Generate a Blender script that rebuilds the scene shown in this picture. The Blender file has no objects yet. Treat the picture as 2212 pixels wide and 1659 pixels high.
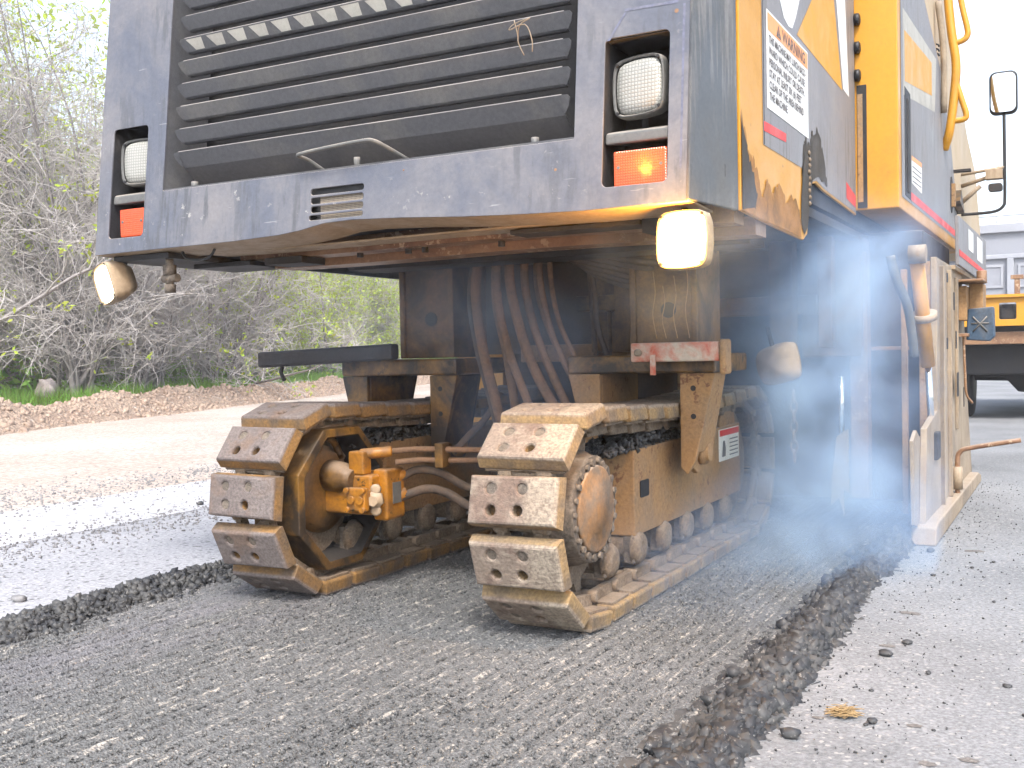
import bpy, bmesh, math, random
import numpy as np
from mathutils import Vector, Matrix

random.seed(7)
rng = np.random.default_rng(11)
S = bpy.context.scene
COL = S.collection
PI = math.pi
R = math.radians

# ------------------------------------------------------------------ camera, sky, sun, exposure
cam_d = bpy.data.cameras.new('camera')
cam_d.sensor_width = 36.0
cam_d.lens = 36.0 * 2269 / 2212
cam_d.clip_start = 0.05
cam_d.clip_end = 3000
cam = bpy.data.objects.new('camera', cam_d)
COL.objects.link(cam)
yaw, pitch, roll = R(28.3), R(-1.63), R(1.16)
cam.location = (0, 0, 1.0)
cam.rotation_mode = 'QUATERNION'
cam.rotation_quaternion = (Matrix.Rotation(yaw, 3, 'Z') @ Matrix.Rotation(PI / 2 + pitch, 3, 'X') @ Matrix.Rotation(-roll, 3, 'Z')).to_quaternion()
S.camera = cam

SUN_EL, SUN_AZ = R(52), R(150)     # azimuth measured clockwise from +Y
W = bpy.data.worlds.new('World')
S.world = W
W.use_nodes = True
wt = W.node_tree
sky = wt.nodes.new('ShaderNodeTexSky')
sky.sky_type = 'NISHITA'
sky.sun_disc = False
sky.sun_elevation = SUN_EL
sky.sun_rotation = SUN_AZ
sky.air_density = 1.0
sky.dust_density = 3.0
sky.ozone_density = 1.2
bgn = wt.nodes['Background']
bgn.inputs['Strength'].default_value = 0.15
hsv = wt.nodes.new('ShaderNodeHueSaturation')      # thin bright cloud cover: the sky's own colours, paler
hsv.inputs['Saturation'].default_value = 0.7
hsv.inputs['Value'].default_value = 1.2
wt.links.new(sky.outputs[0], hsv.inputs['Color'])
wt.links.new(hsv.outputs[0], bgn.inputs['Color'])
sun_d = bpy.data.lights.new('sun', 'SUN')
sun_d.energy = 1.5
sun_d.angle = R(14)
sun_d.color = (1.0, 0.97, 0.94)
sun = bpy.data.objects.new('sun', sun_d)
COL.objects.link(sun)
sdir = Vector((math.sin(SUN_AZ) * math.cos(SUN_EL), math.cos(SUN_AZ) * math.cos(SUN_EL), math.sin(SUN_EL)))
sun.rotation_euler = sdir.to_track_quat('Z', 'Y').to_euler()
S.view_settings.view_transform = 'Standard'
S.view_settings.look = 'None'
S.view_settings.gamma = 1.0
S.view_settings.use_curve_mapping = False
S.view_settings.exposure = 1.42
S.render.engine = 'CYCLES'
cy = S.cycles
cy.use_denoising = True
cy.use_adaptive_sampling = True
cy.adaptive_threshold = 0.03
cy.adaptive_min_samples = 24
cy.max_bounces = 7
cy.diffuse_bounces = 3
cy.glossy_bounces = 3
cy.transmission_bounces = 4
cy.volume_bounces = 2
cy.transparent_max_bounces = 12
cy.volume_step_rate = 1.0
cy.volume_max_steps = 128
cy.sample_clamp_indirect = 6.0
cy.caustics_reflective = False
cy.caustics_refractive = False

# ------------------------------------------------------------------ helpers
class MB:
    def __init__(s):
        s.v, s.f, s.m, s.sm = [], [], [], []
    def face(s, idx, mi=0, smooth=False):
        s.f.append(tuple(idx)); s.m.append(mi); s.sm.append(smooth)
    def poly(s, pts, mi=0):
        n = len(s.v); s.v += [tuple(p) for p in pts]
        s.face(range(n, n + len(pts)), mi); return s
    def hexa(s, p, mi=0):
        """p: eight corners, bottom loop then top loop"""
        n = len(s.v); s.v += [tuple(q) for q in p]
        for q in ((3, 2, 1, 0), (4, 5, 6, 7), (0, 1, 5, 4), (1, 2, 6, 5), (2, 3, 7, 6), (3, 0, 4, 7)):
            s.face([n + i for i in q], mi)
        return s
    def box(s, x0, x1, y0, y1, z0, z1, mi=0, M=None):
        p = [Vector(q) for q in ((x0, y0, z0), (x1, y0, z0), (x1, y1, z0), (x0, y1, z0), (x0, y0, z1), (x1, y0, z1), (x1, y1, z1), (x0, y1, z1))]
        if M is not None: p = [M @ q for q in p]
        return s.hexa(p, mi)
    def prism(s, poly, axis, d0, d1, mi=0, M=None):
        """poly in the two other axes (cyclic order kept simple): X->(y,z) Y->(x,z) Z->(x,y)"""
        def P(a, b, d):
            q = {'X': (d, a, b), 'Y': (a, d, b), 'Z': (a, b, d)}[axis]
            return tuple(M @ Vector(q)) if M is not None else q
        n = len(s.v); k = len(poly)
        s.v += [P(a, b, d0) for a, b in poly] + [P(a, b, d1) for a, b in poly]
        s.face(range(n, n + k), mi); s.face(range(n + 2 * k - 1, n + k - 1, -1), mi)
        for i in range(k):
            j = (i + 1) % k
            s.face((n + i, n + j, n + k + j, n + k + i), mi)
        return s
    def tube(s, pts, r, n=8, mi=0, caps=True, smooth=True):
        pts = [Vector(p) for p in pts]
        rs = r if hasattr(r, '__len__') else [r] * len(pts)
        base = len(s.v); up = None
        for i, p in enumerate(pts):
            d = (pts[min(i + 1, len(pts) - 1)] - pts[max(i - 1, 0)])
            if d.length < 1e-9: d = Vector((0, 0, 1))
            d.normalize()
            if up is None: up = d.orthogonal().normalized()
            else:
                up = up - d * up.dot(d)
                if up.length < 1e-6: up = d.orthogonal()
                up.normalize()
            w = d.cross(up)
            for k in range(n):
                a = 2 * PI * k / n
                s.v.append(tuple(p + (up * math.cos(a) + w * math.sin(a)) * rs[i]))
        for i in range(len(pts) - 1):
            for k in range(n):
                a = base + i * n + k; b = base + i * n + (k + 1) % n
                s.face((a, b, b + n, a + n), mi, smooth)
        if caps:
            s.face(range(base + n - 1, base - 1, -1), mi)
            e = base + (len(pts) - 1) * n
            s.face(range(e, e + n), mi)
        return s
    def cyl(s, a, b, r, n=16, mi=0, r2=None):
        return s.tube([a, b], [r, r if r2 is None else r2], n, mi)
    def lathe(s, o, ax, prof, n=24, mi=0, smooth=True):
        """prof: (distance along ax, radius)"""
        o = Vector(o); ax = Vector(ax).normalized(); u = ax.orthogonal().normalized(); w = ax.cross(u)
        base = len(s.v)
        for t, r in prof:
            for k in range(n):
                a = 2 * PI * k / n
                s.v.append(tuple(o + ax * t + (u * math.cos(a) + w * math.sin(a)) * max(r, 1e-5)))
        for i in range(len(prof) - 1):
            for k in range(n):
                a = base + i * n + k; b = base + i * n + (k + 1) % n
                s.face((a, b, b + n, a + n), mi, smooth)
        s.face(range(base + n - 1, base - 1, -1), mi)
        e = base + (len(prof) - 1) * n
        s.face(range(e, e + n), mi)
        return s
    def add(s, verts, faces, mi=0, smooth=False):
        n = len(s.v); s.v += [tuple(p) for p in verts]
        for f in faces: s.face([n + i for i in f], mi, smooth)
        return s

WPOS = {}
def wpos(o):
    return WPOS.get(o.name, Vector((0, 0, 0))) if o else Vector((0, 0, 0))
def props(o, label=None, category=None, group=None, kind=None):
    if label: o['label'] = label
    if category: o['category'] = category
    if group: o['group'] = group
    if kind: o['kind'] = kind
    return o
def empty(name, loc, parent=None, **kw):
    o = bpy.data.objects.new(name, None); COL.objects.link(o)
    o.empty_display_size = 0.2
    o.location = Vector(loc) - wpos(parent); o.parent = parent
    WPOS[o.name] = Vector(loc)
    return props(o, **kw)
def mesh_of(name, mb):
    me = bpy.data.meshes.new(name)
    me.from_pydata(mb.v, [], mb.f)
    me.polygons.foreach_set('material_index', mb.m)
    me.polygons.foreach_set('use_smooth', mb.sm)
    me.update()
    return me
def fixn(me):
    bm = bmesh.new(); bm.from_mesh(me)
    bmesh.ops.recalc_face_normals(bm, faces=bm.faces)
    bm.to_mesh(me); bm.free()
def build(name, mb, mat, parent=None, bevel=0, origin=None, seg=2, **kw):
    mats = mat if isinstance(mat, (list, tuple)) else [mat]
    vs = np.array(mb.v)
    c = Vector(origin) if origin is not None else Vector(((vs.min(0) + vs.max(0)) / 2).tolist())
    mb.v = [tuple(r) for r in (vs - np.array(c)).tolist()]
    me = mesh_of(name, mb)
    if len(mb.f) < 60000: fixn(me)
    for m in mats: me.materials.append(m)
    o = bpy.data.objects.new(name, me); COL.objects.link(o)
    o.location = c - wpos(parent); o.parent = parent
    WPOS[o.name] = c
    if bevel:
        b = o.modifiers.new('bevel', 'BEVEL'); b.width = bevel; b.segments = seg
        b.limit_method = 'ANGLE'; b.angle_limit = R(40); b.use_clamp_overlap = True
    return props(o, **kw)
def big(name, verts, faces, mat, mats_idx=None, smooth=False, **kw):
    """fast triangle/quad mesh from numpy arrays (faces: (n,k))"""
    me = bpy.data.meshes.new(name)
    k = faces.shape[1]
    me.vertices.add(len(verts)); me.vertices.foreach_set('co', verts.astype(np.float32).ravel())
    me.loops.add(faces.size); me.loops.foreach_set('vertex_index', faces.astype(np.int32).ravel())
    me.polygons.add(len(faces))
    me.polygons.foreach_set('loop_start', np.arange(0, faces.size, k, dtype=np.int32))
    if smooth: me.polygons.foreach_set('use_smooth', np.ones(len(faces), bool))
    if mats_idx is not None: me.polygons.foreach_set('material_index', mats_idx.astype(np.int32))
    me.update(calc_edges=True)
    for m in (mat if isinstance(mat, (list, tuple)) else [mat]): me.materials.append(m)
    o = bpy.data.objects.new(name, me); COL.objects.link(o)
    return props(o, **kw)
def spline(pts, n=6):
    P = [Vector(p) for p in pts]
    P = [P[0] * 2 - P[1]] + P + [P[-1] * 2 - P[-2]]
    out = []
    for i in range(1, len(P) - 2):
        for k in range(n):
            t = k / n
            a, b, c, d = P[i - 1:i + 3]
            out.append(0.5 * ((2 * b) + (c - a) * t + (2 * a - 5 * b + 4 * c - d) * t * t + (3 * b - a - 3 * c + d) * t ** 3))
    out.append(P[-2])
    return out
def rr(x0, y0, x1, y1, r, n=4):
    pts = []
    for cx, cy_, a0 in ((x1 - r, y1 - r, 0), (x0 + r, y1 - r, 90), (x0 + r, y0 + r, 180), (x1 - r, y0 + r, 270)):
        for i in range(n + 1):
            a = R(a0 + 90 * i / n); pts.append((cx + r * math.cos(a), cy_ + r * math.sin(a)))
    return pts
def circ(cx, cy_, r, n=14):
    return [(cx + r * math.cos(2 * PI * i / n), cy_ + r * math.sin(2 * PI * i / n)) for i in range(n)]
def plate(outline, holes, th, bev, xf):
    """flat plate with cut-outs; xf maps (u, v, w) to world, w from 0 (face) to th"""
    cu = bpy.data.curves.new('tmp', 'CURVE'); cu.dimensions = '2D'; cu.fill_mode = 'BOTH'
    cu.extrude = th / 2 - bev; cu.bevel_depth = bev; cu.bevel_resolution = 1
    for poly in [outline] + holes:
        sp = cu.splines.new('POLY'); sp.points.add(len(poly) - 1)
        for i, (a, b) in enumerate(poly): sp.points[i].co = (a, b, 0, 1)
        sp.use_cyclic_u = True
    cu.offset = -bev
    ob = bpy.data.objects.new('tmp', cu); COL.objects.link(ob)
    dg = bpy.context.evaluated_depsgraph_get()
    me = bpy.data.meshes.new_from_object(ob.evaluated_get(dg))
    vs = [xf(v.co.x, v.co.y, v.co.z + th / 2) for v in me.vertices]
    fs = [tuple(p.vertices) for p in me.polygons]
    bpy.data.objects.remove(ob); bpy.data.curves.remove(cu); bpy.data.meshes.remove(me)
    return vs, fs
def text_mesh(txt, size, xf, align='LEFT', th=0.0, bold=0.0008):
    cu = bpy.data.curves.new('tmp', 'FONT'); cu.body = txt; cu.size = size; cu.align_x = align; cu.space_line = 1.0
    cu.extrude = th; cu.resolution_u = 2; cu.offset = bold
    ob = bpy.data.objects.new('tmp', cu); COL.objects.link(ob)
    dg = bpy.context.evaluated_depsgraph_get()
    me = bpy.data.meshes.new_from_object(ob.evaluated_get(dg))
    vs = [xf(v.co.x, v.co.y, v.co.z) for v in me.vertices]
    fs = [tuple(p.vertices) for p in me.polygons]
    bpy.data.objects.remove(ob); bpy.data.curves.remove(cu); bpy.data.meshes.remove(me)
    return vs, fs

# ------------------------------------------------------------------ materials
def nmat(name):
    m = bpy.data.materials.new(name); m.use_nodes = True
    return m, m.node_tree, m.node_tree.nodes['Principled BSDF']
def N(t, typ, **kw):
    n = t.nodes.new(typ)
    for k, v in kw.items():
        if k.startswith('i_'): n.inputs[int(k[2:])].default_value = v
        else: setattr(n, k, v)
    return n
def mixc(t, fac, a, b):
    n = N(t, 'ShaderNodeMix', data_type='RGBA')
    for s_, v in ((0, fac), (6, a), (7, b)):
        if hasattr(v, 'bl_idname') or isinstance(v, bpy.types.NodeSocket): t.links.new(v, n.inputs[s_])
        elif isinstance(v, (tuple, list)): n.inputs[s_].default_value = (*v[:3], 1)
        else: n.inputs[s_].default_value = v
    return n.outputs[2]
def ramp(t, src, lo, hi, a=0.0, b=1.0):
    n = N(t, 'ShaderNodeMapRange'); t.links.new(src, n.inputs[0])
    for i, v in ((1, lo), (2, hi), (3, a), (4, b)): n.inputs[i].default_value = v
    return n.outputs[0]
def math_(t, op, a, b):
    n = N(t, 'ShaderNodeMath', operation=op)
    for i, v in ((0, a), (1, b)):
        if isinstance(v, bpy.types.NodeSocket): t.links.new(v, n.inputs[i])
        else: n.inputs[i].default_value = v
    return n.outputs[0]
def coords(t, scale=(1, 1, 1), rnd=True):
    tc = N(t, 'ShaderNodeTexCoord'); out = tc.outputs['Object']
    mp = N(t, 'ShaderNodeMapping'); mp.inputs['Scale'].default_value = scale
    t.links.new(out, mp.inputs[0])
    if rnd:
        oi = N(t, 'ShaderNodeObjectInfo'); v = N(t, 'ShaderNodeVectorMath', operation='SCALE')
        cb = N(t, 'ShaderNodeCombineXYZ')
        for i in range(3): t.links.new(oi.outputs['Random'], cb.inputs[i])
        t.links.new(cb.outputs[0], v.inputs[0]); v.inputs['Scale'].default_value = 37.0
        t.links.new(v.outputs[0], mp.inputs['Location'])
    return mp.outputs[0]
def noise(t, vec, scale, detail=4, rough=0.6, dist=0.0):
    n = N(t, 'ShaderNodeTexNoise'); t.links.new(vec, n.inputs['Vector'])
    n.inputs['Scale'].default_value = scale; n.inputs['Detail'].default_value = detail
    n.inputs['Roughness'].default_value = rough; n.inputs['Distortion'].default_value = dist
    return n.outputs[0]
def worn(name, base, dirt=(0.2, 0.17, 0.13), amt=0.5, scale=3.0, rough=0.5, metal=0.0, streak=None, chips=None, chip_amt=0.12,
         bump=0.25, dust=(0.42, 0.36, 0.3), dust_lit_amt=0.5, grain=60.0, spec=0.5, fine=0.25, scratch=0.0):
    m, t, p = nmat(name)
    L = t.links.new
    vec = coords(t)
    n1 = noise(t, vec, scale, 8, 0.65, 0.4)
    f1 = ramp(t, n1, 0.62 - 0.35 * amt, 0.78 - 0.25 * amt)
    col = mixc(t, math_(t, 'MULTIPLY', f1, min(1, amt + 0.25)), base, dirt)
    if streak:
        vs = coords(t, (14, 14, 1.1))
        ns = noise(t, vs, 2.2, 5, 0.6)
        lo = noise(t, vec, 1.7, 2)
        f = math_(t, 'MULTIPLY', ramp(t, ns, 0.5, 0.62), ramp(t, lo, 0.42, 0.58))
        col = mixc(t, math_(t, 'MULTIPLY', f, 0.8), col, streak)
    if chips:
        nc = noise(t, vec, 22, 6, 0.7)
        nb = noise(t, vec, 2.5, 2)
        f = math_(t, 'MULTIPLY', ramp(t, nc, 0.70 - chip_amt, 0.71 - chip_amt), ramp(t, nb, 0.45, 0.6))
        col = mixc(t, f, col, chips)
    if scratch:
        v2 = coords(t, (5, 5, 70)); 
        rot = N(t, 'ShaderNodeMapping'); rot.inputs['Rotation'].default_value = (0, 0.6, 0.3); L(v2, rot.inputs[0])
        sc = noise(t, rot.outputs[0], 1.0, 3, 0.7)
        f = math_(t, 'MULTIPLY', ramp(t, sc, 0.69, 0.72), scratch)
        col = mixc(t, f, col, (0.33, 0.33, 0.33))
    nf = noise(t, vec, grain, 3, 0.7)
    hs = N(t, 'ShaderNodeHueSaturation'); L(col, hs.inputs['Color'])
    L(ramp(t, nf, 0.3, 0.7, 1 - fine, 1 + fine), hs.inputs['Value'])
    col = hs.outputs[0]
    geo = N(t, 'ShaderNodeNewGeometry'); sp = N(t, 'ShaderNodeSeparateXYZ'); L(geo.outputs['Normal'], sp.inputs[0])
    dust_lit = math_(t, 'MULTIPLY', ramp(t, sp.outputs[2], 0.35, 0.85), math_(t, 'MULTIPLY', ramp(t, n1, 0.3, 0.6, 0.5, 1.0), dust_lit_amt))  # up-facing tops paler: settled dust, doubling as painted light on top edges
    col = mixc(t, dust_lit, col, dust)
    L(col, p.inputs['Base Color'])
    L(ramp(t, n1, 0.3, 0.7, max(0.05, rough - 0.12), min(1, rough + 0.22)), p.inputs['Roughness'])
    p.inputs['Metallic'].default_value = metal
    p.inputs['Specular IOR Level'].default_value = spec
    b = N(t, 'ShaderNodeBump'); b.inputs['Strength'].default_value = bump; b.inputs['Distance'].default_value = 0.004
    h = math_(t, 'ADD', nf, math_(t, 'MULTIPLY', n1, 1.5))
    L(h, b.inputs['Height']); L(b.outputs[0], p.inputs['Normal'])
    return m
def plain(name, col, rough=0.5, metal=0.0, em=None, es=0.0):
    m, t, p = nmat(name)
    p.inputs['Base Color'].default_value = (*col, 1); p.inputs['Roughness'].default_value = rough; p.inputs['Metallic'].default_value = metal
    if em: p.inputs['Emission Color'].default_value = (*em, 1); p.inputs['Emission Strength'].default_value = es
    return m

MUD = (0.23, 0.165, 0.105)
M_cowl = worn('slate cowl paint', (0.095, 0.101, 0.124), dirt=(0.18, 0.17, 0.17), amt=0.6, scale=2.3, rough=0.42, bump=0.08, fine=0.10, streak=(0.070, 0.072, 0.080), chips=(0.28, 0.27, 0.25), chip_amt=0.045, scratch=0.45, dust=(0.5, 0.42, 0.34), dust_lit_amt=0.8)
M_cowlside = worn('streaked cowl side paint', (0.075, 0.08, 0.085), dirt=(0.12, 0.115, 0.105), amt=0.5, scale=3, rough=0.45, bump=0.1, fine=0.12, streak=(0.19, 0.18, 0.17))
M_louvre = worn('louvre paint', (0.078, 0.078, 0.084), dirt=(0.15, 0.14, 0.125), amt=0.4, scale=2.2, rough=0.6, bump=0.1, fine=0.15, dust=(0.42, 0.37, 0.33), dust_lit_amt=0.55)  # the dust tone on up-facing edges paints their bright lit line
M_dark = worn('dark steel', (0.022, 0.022, 0.025), dirt=(0.06, 0.045, 0.03), amt=0.4, rough=0.7, dust_lit_amt=0.35, dust=(0.12, 0.1, 0.08))
M_black = worn('oily black steel', (0.012, 0.012, 0.014), dirt=(0.035, 0.03, 0.025), amt=0.4, rough=0.6, dust_lit_amt=0.25, dust=(0.1, 0.085, 0.07))
M_yellow = worn('yellow paint', (0.52, 0.245, 0.018), dirt=(0.33, 0.16, 0.03), amt=0.25, scale=2.0, rough=0.4, bump=0.06, fine=0.06, chips=(0.12, 0.07, 0.03), chip_amt=0.03, dust_lit_amt=0.4)
M_yoily = worn('oily yellow paint', (0.25, 0.125, 0.022), dirt=(0.03, 0.02, 0.012), amt=0.85, scale=5.0, rough=0.4, bump=0.25, fine=0.2, chips=(0.02, 0.015, 0.01), chip_amt=0.1, dust_lit_amt=0.3, dust=(0.2, 0.14, 0.08))
M_ymotor = worn('shaded motor yellow paint', (0.36, 0.145, 0.010), dirt=(0.09, 0.045, 0.015), amt=0.55, scale=9.0, rough=0.4, bump=0.25, fine=0.15, chips=(0.03, 0.02, 0.01), chip_amt=0.08, dust_lit_amt=0.2)  # base darkened to carry the under-body shade, with oily grime over it
M_ymud = worn('muddy yellow paint', (0.30, 0.17, 0.07), dirt=MUD, amt=0.55, scale=4.0, rough=0.75, bump=0.4, fine=0.2, chips=(0.16, 0.075, 0.035), chip_amt=0.12, dust_lit_amt=0.7, dust=(0.25, 0.2, 0.15))
M_beige = worn('dusty beige paint', (0.32, 0.25, 0.17), dirt=(0.17, 0.135, 0.10), amt=0.55, scale=2.0, rough=0.7, bump=0.2, fine=0.1, streak=(0.23, 0.155, 0.09), dust_lit_amt=0.4, chips=(0.1, 0.06, 0.03), chip_amt=0.02)
M_pale = worn('pale rear paint', (0.44, 0.34, 0.22), dirt=(0.38, 0.31, 0.21), amt=0.3, scale=1.5, rough=0.6, bump=0.06, fine=0.05)
M_grey = worn('grey side paint', (0.20, 0.195, 0.20), dirt=(0.26, 0.24, 0.23), amt=0.4, scale=1.5, rough=0.5, bump=0.05, fine=0.08, streak=(0.12, 0.11, 0.1), chips=(0.07, 0.07, 0.07), chip_amt=0.02)
M_mudsteel = worn('mud caked steel', (0.16, 0.115, 0.075), dirt=(0.23, 0.18, 0.13), amt=0.6, scale=14.0, rough=0.9, bump=1.0, fine=0.35, dust=(0.26, 0.21, 0.16), dust_lit_amt=0.5, grain=90)
M_dirt = worn('caked dirt', (0.10, 0.082, 0.065), dirt=(0.19, 0.155, 0.12), amt=0.6, scale=18.0, rough=0.95, bump=1.0, fine=0.4, dust_lit_amt=0.3, dust=(0.2, 0.17, 0.13), grain=70)
M_rust = worn('rusty beam', (0.26, 0.145, 0.075), dirt=(0.10, 0.04, 0.025), amt=0.5, scale=2.5, rough=0.45, bump=0.3, fine=0.15, chips=(0.42, 0.3, 0.2), chip_amt=0.14, dust_lit_amt=0.5)
M_hose = worn('muddy hose', (0.19, 0.105, 0.055), dirt=(0.09, 0.06, 0.04), amt=0.5, scale=9.0, rough=0.75, bump=0.3, fine=0.2, dust_lit_amt=0.4, dust=(0.24, 0.15, 0.09))
M_hosed = worn('dark hose', (0.06, 0.042, 0.032), dirt=(0.14, 0.09, 0.055), amt=0.5, scale=9.0, rough=0.7, bump=0.3, fine=0.2, dust_lit_amt=0.4, dust=(0.15, 0.11, 0.08))
M_redbar = worn('worn red and cream bar', (0.50, 0.42, 0.33), dirt=(0.48, 0.10, 0.05), amt=0.75, scale=9.0, rough=0.7, bump=0.3, fine=0.1, dust_lit_amt=0.6)
M_blackbar = worn('black tarred bar', (0.02, 0.018, 0.02), dirt=(0.05, 0.04, 0.035), amt=0.5, rough=0.55, bump=0.5, dust_lit_amt=0.4, dust=(0.08, 0.075, 0.075))
M_chrome = plain('chrome rod', (0.75, 0.78, 0.82), 0.15, 1.0)
M_bezel = worn('lamp housing plastic', (0.10, 0.10, 0.095), dirt=(0.17, 0.16, 0.14), amt=0.4, scale=14, rough=0.6, bump=0.1, fine=0.15, dust_lit_amt=0.7)
M_bezel2 = worn('dusty lamp housing', (0.34, 0.25, 0.16), dirt=(0.22, 0.16, 0.1), amt=0.4, scale=10, rough=0.65, bump=0.15, fine=0.12, dust_lit_amt=0.6)
M_black_pl = plain('black plastic', (0.012, 0.012, 0.013), 0.5)
M_mirror = plain('mirror glass', (0.85, 0.87, 0.9), 0.03, 1.0)
M_white = worn('white decal', (0.74, 0.73, 0.70), dirt=(0.6, 0.55, 0.48), amt=0.3, scale=6, rough=0.5, bump=0.03, fine=0.05)
M_cream = worn('cream louvre lettering', (0.40, 0.38, 0.33), dirt=(0.30, 0.28, 0.25), amt=0.4, scale=6, rough=0.6, bump=0.03, fine=0.08)
M_red = worn('red decal', (0.62, 0.05, 0.045), dirt=(0.4, 0.06, 0.05), amt=0.3, scale=8, rough=0.5, bump=0.03, fine=0.05)
M_orangeD = worn('orange sign header', (0.75, 0.30, 0.10), dirt=(0.7, 0.45, 0.3), amt=0.4, scale=8, rough=0.5, bump=0.03, fine=0.05)
M_ink = plain('sign ink', (0.11, 0.10, 0.10), 0.7)
M_oil = worn('oil stain', (0.038, 0.029, 0.019), dirt=(0.075, 0.062, 0.05), amt=0.4, scale=6, rough=0.65, bump=0.1, fine=0.15)
M_oilbrown = worn('brown oil film', (0.30, 0.125, 0.010), dirt=(0.09, 0.05, 0.015), amt=0.5, scale=7, rough=0.6, bump=0.1, fine=0.15)

def lens_mat(name, col, em=None, es=0.0, cells=70.0, rough=0.12):
    m, t, p = nmat(name); L = t.links.new
    tc = N(t, 'ShaderNodeTexCoord'); sp = N(t, 'ShaderNodeSeparateXYZ'); L(tc.outputs['Object'], sp.inputs[0])
    h = None
    for i in (0, 2):
        s_ = math_(t, 'SINE', math_(t, 'MULTIPLY', sp.outputs[i], cells * 2 * PI), 0)
        s_ = math_(t, 'ABSOLUTE', s_, 0)
        h = s_ if h is None else math_(t, 'MINIMUM', h, s_)
    c = mixc(t, ramp(t, h, 0.0, 0.45), tuple(v * 0.55 for v in col), col)
    L(c, p.inputs['Base Color']); p.inputs['Roughness'].default_value = rough
    b = N(t, 'ShaderNodeBump'); b.inputs['Strength'].default_value = 0.6; b.inputs['Distance'].default_value = 0.002
    L(h, b.inputs['Height']); L(b.outputs[0], p.inputs['Normal'])
    if em: p.inputs['Emission Color'].default_value = (*em, 1); p.inputs['Emission Strength'].default_value = es
    return m
M_lens = lens_mat('ribbed clear lens', (0.34, 0.335, 0.30), cells=42)
M_amber = lens_mat('amber lens', (0.62, 0.085, 0.025), (1.0, 0.10, 0.02), 0.06, 60)
def lit_amber():
    m = lens_mat('lit amber lens', (0.62, 0.10, 0.025), None, 0, 60); t = m.node_tree; p = t.nodes['Principled BSDF']; L = t.links.new
    tc = N(t, 'ShaderNodeTexCoord'); d = N(t, 'ShaderNodeVectorMath', operation='SUBTRACT'); L(tc.outputs['Object'], d.inputs[0]); d.inputs[1].default_value = (0.022, -0.023, -0.006)
    l = N(t, 'ShaderNodeVectorMath', operation='LENGTH'); L(d.outputs[0], l.inputs[0])
    n = noise(t, tc.outputs['Object'], 55, 2, 0.5)
    r = math_(t, 'ADD', l.outputs['Value'], math_(t, 'MULTIPLY', math_(t, 'SUBTRACT', n, 0.5), 0.035))
    core = ramp(t, r, 0.004, 0.030, 0.9, 0.0); glow = ramp(t, r, 0.01, 0.075, 0.22, 0.0)
    L(mixc(t, core, (1.0, 0.13, 0.02), (1.0, 0.50, 0.04)), p.inputs['Emission Color'])
    L(math_(t, 'ADD', core, glow), p.inputs['Emission Strength'])
    return m
M_ambulb = lit_amber()
M_lit = plain('lit work lamp lens', (0.9, 0.85, 0.7), 0.4, 0, (1.0, 0.66, 0.24), 30.0)
M_lit2 = plain('lit work lamp lens pale', (0.9, 0.85, 0.7), 0.4, 0, (1.0, 0.85, 0.55), 6.0)

def shoe_mat(name, face, side, light, sdirt):
    m, t, p = nmat(name); L = t.links.new
    vec = coords(t); n1 = noise(t, vec, 7, 6, 0.6); n2 = noise(t, coords(t, (1, 3.5, 1)), 11, 6, 0.7)
    n3 = noise(t, vec, 90, 3, 0.6)
    geo = N(t, 'ShaderNodeTexCoord'); sp = N(t, 'ShaderNodeSeparateXYZ'); L(geo.outputs['Object'], sp.inputs[0])
    # outward face is at local z > 0.03: ground wear, sides keep the amber urethane colour
    top = ramp(t, sp.outputs[2], 0.030, 0.040)
    cf = mixc(t, math_(t, 'MULTIPLY', ramp(t, n2, 0.50, 0.72), 0.6), face, light)
    cf = mixc(t, ramp(t, n1, 0.5, 0.62), cf, (0.15, 0.105, 0.08))
    wearx = math_(t, 'MULTIPLY', ramp(t, math_(t, 'ADD', sp.outputs[0], math_(t, 'MULTIPLY', n1, 0.12)), 0.10, 0.135), ramp(t, n3, 0.35, 0.55, 0.5, 1.0))
    cf = mixc(t, math_(t, 'MULTIPLY', wearx, 0.45), cf, light)
    cs = mixc(t, ramp(t, n1, 0.40, 0.62), side, sdirt)
    c = mixc(t, top, cs, cf)
    under = ramp(t, sp.outputs[2], -0.022, -0.016)
    c = mixc(t, under, (0.13, 0.10, 0.08), c)
    hs = N(t, 'ShaderNodeHueSaturation'); L(c, hs.inputs['Color']); L(ramp(t, n3, 0.3, 0.7, 0.72, 1.28), hs.inputs['Value'])
    L(hs.outputs[0], p.inputs['Base Color']); p.inputs['Roughness'].default_value = 0.8
    b = N(t, 'ShaderNodeBump'); b.inputs['Strength'].default_value = 0.6; b.inputs['Distance'].default_value = 0.004
    L(math_(t, 'ADD', n3, math_(t, 'MULTIPLY', n2, 1.5)), b.inputs['Height']); L(b.outputs[0], p.inputs['Normal'])
    return m
M_shoe = shoe_mat('track pad, tan', (0.20, 0.155, 0.12), (0.30, 0.20, 0.09), (0.38, 0.33, 0.25), (0.16, 0.12, 0.08))
M_shoe2 = shoe_mat('track pad, grey worn', (0.135, 0.11, 0.10), (0.24, 0.13, 0.04), (0.19, 0.16, 0.145), (0.12, 0.085, 0.055))

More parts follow.
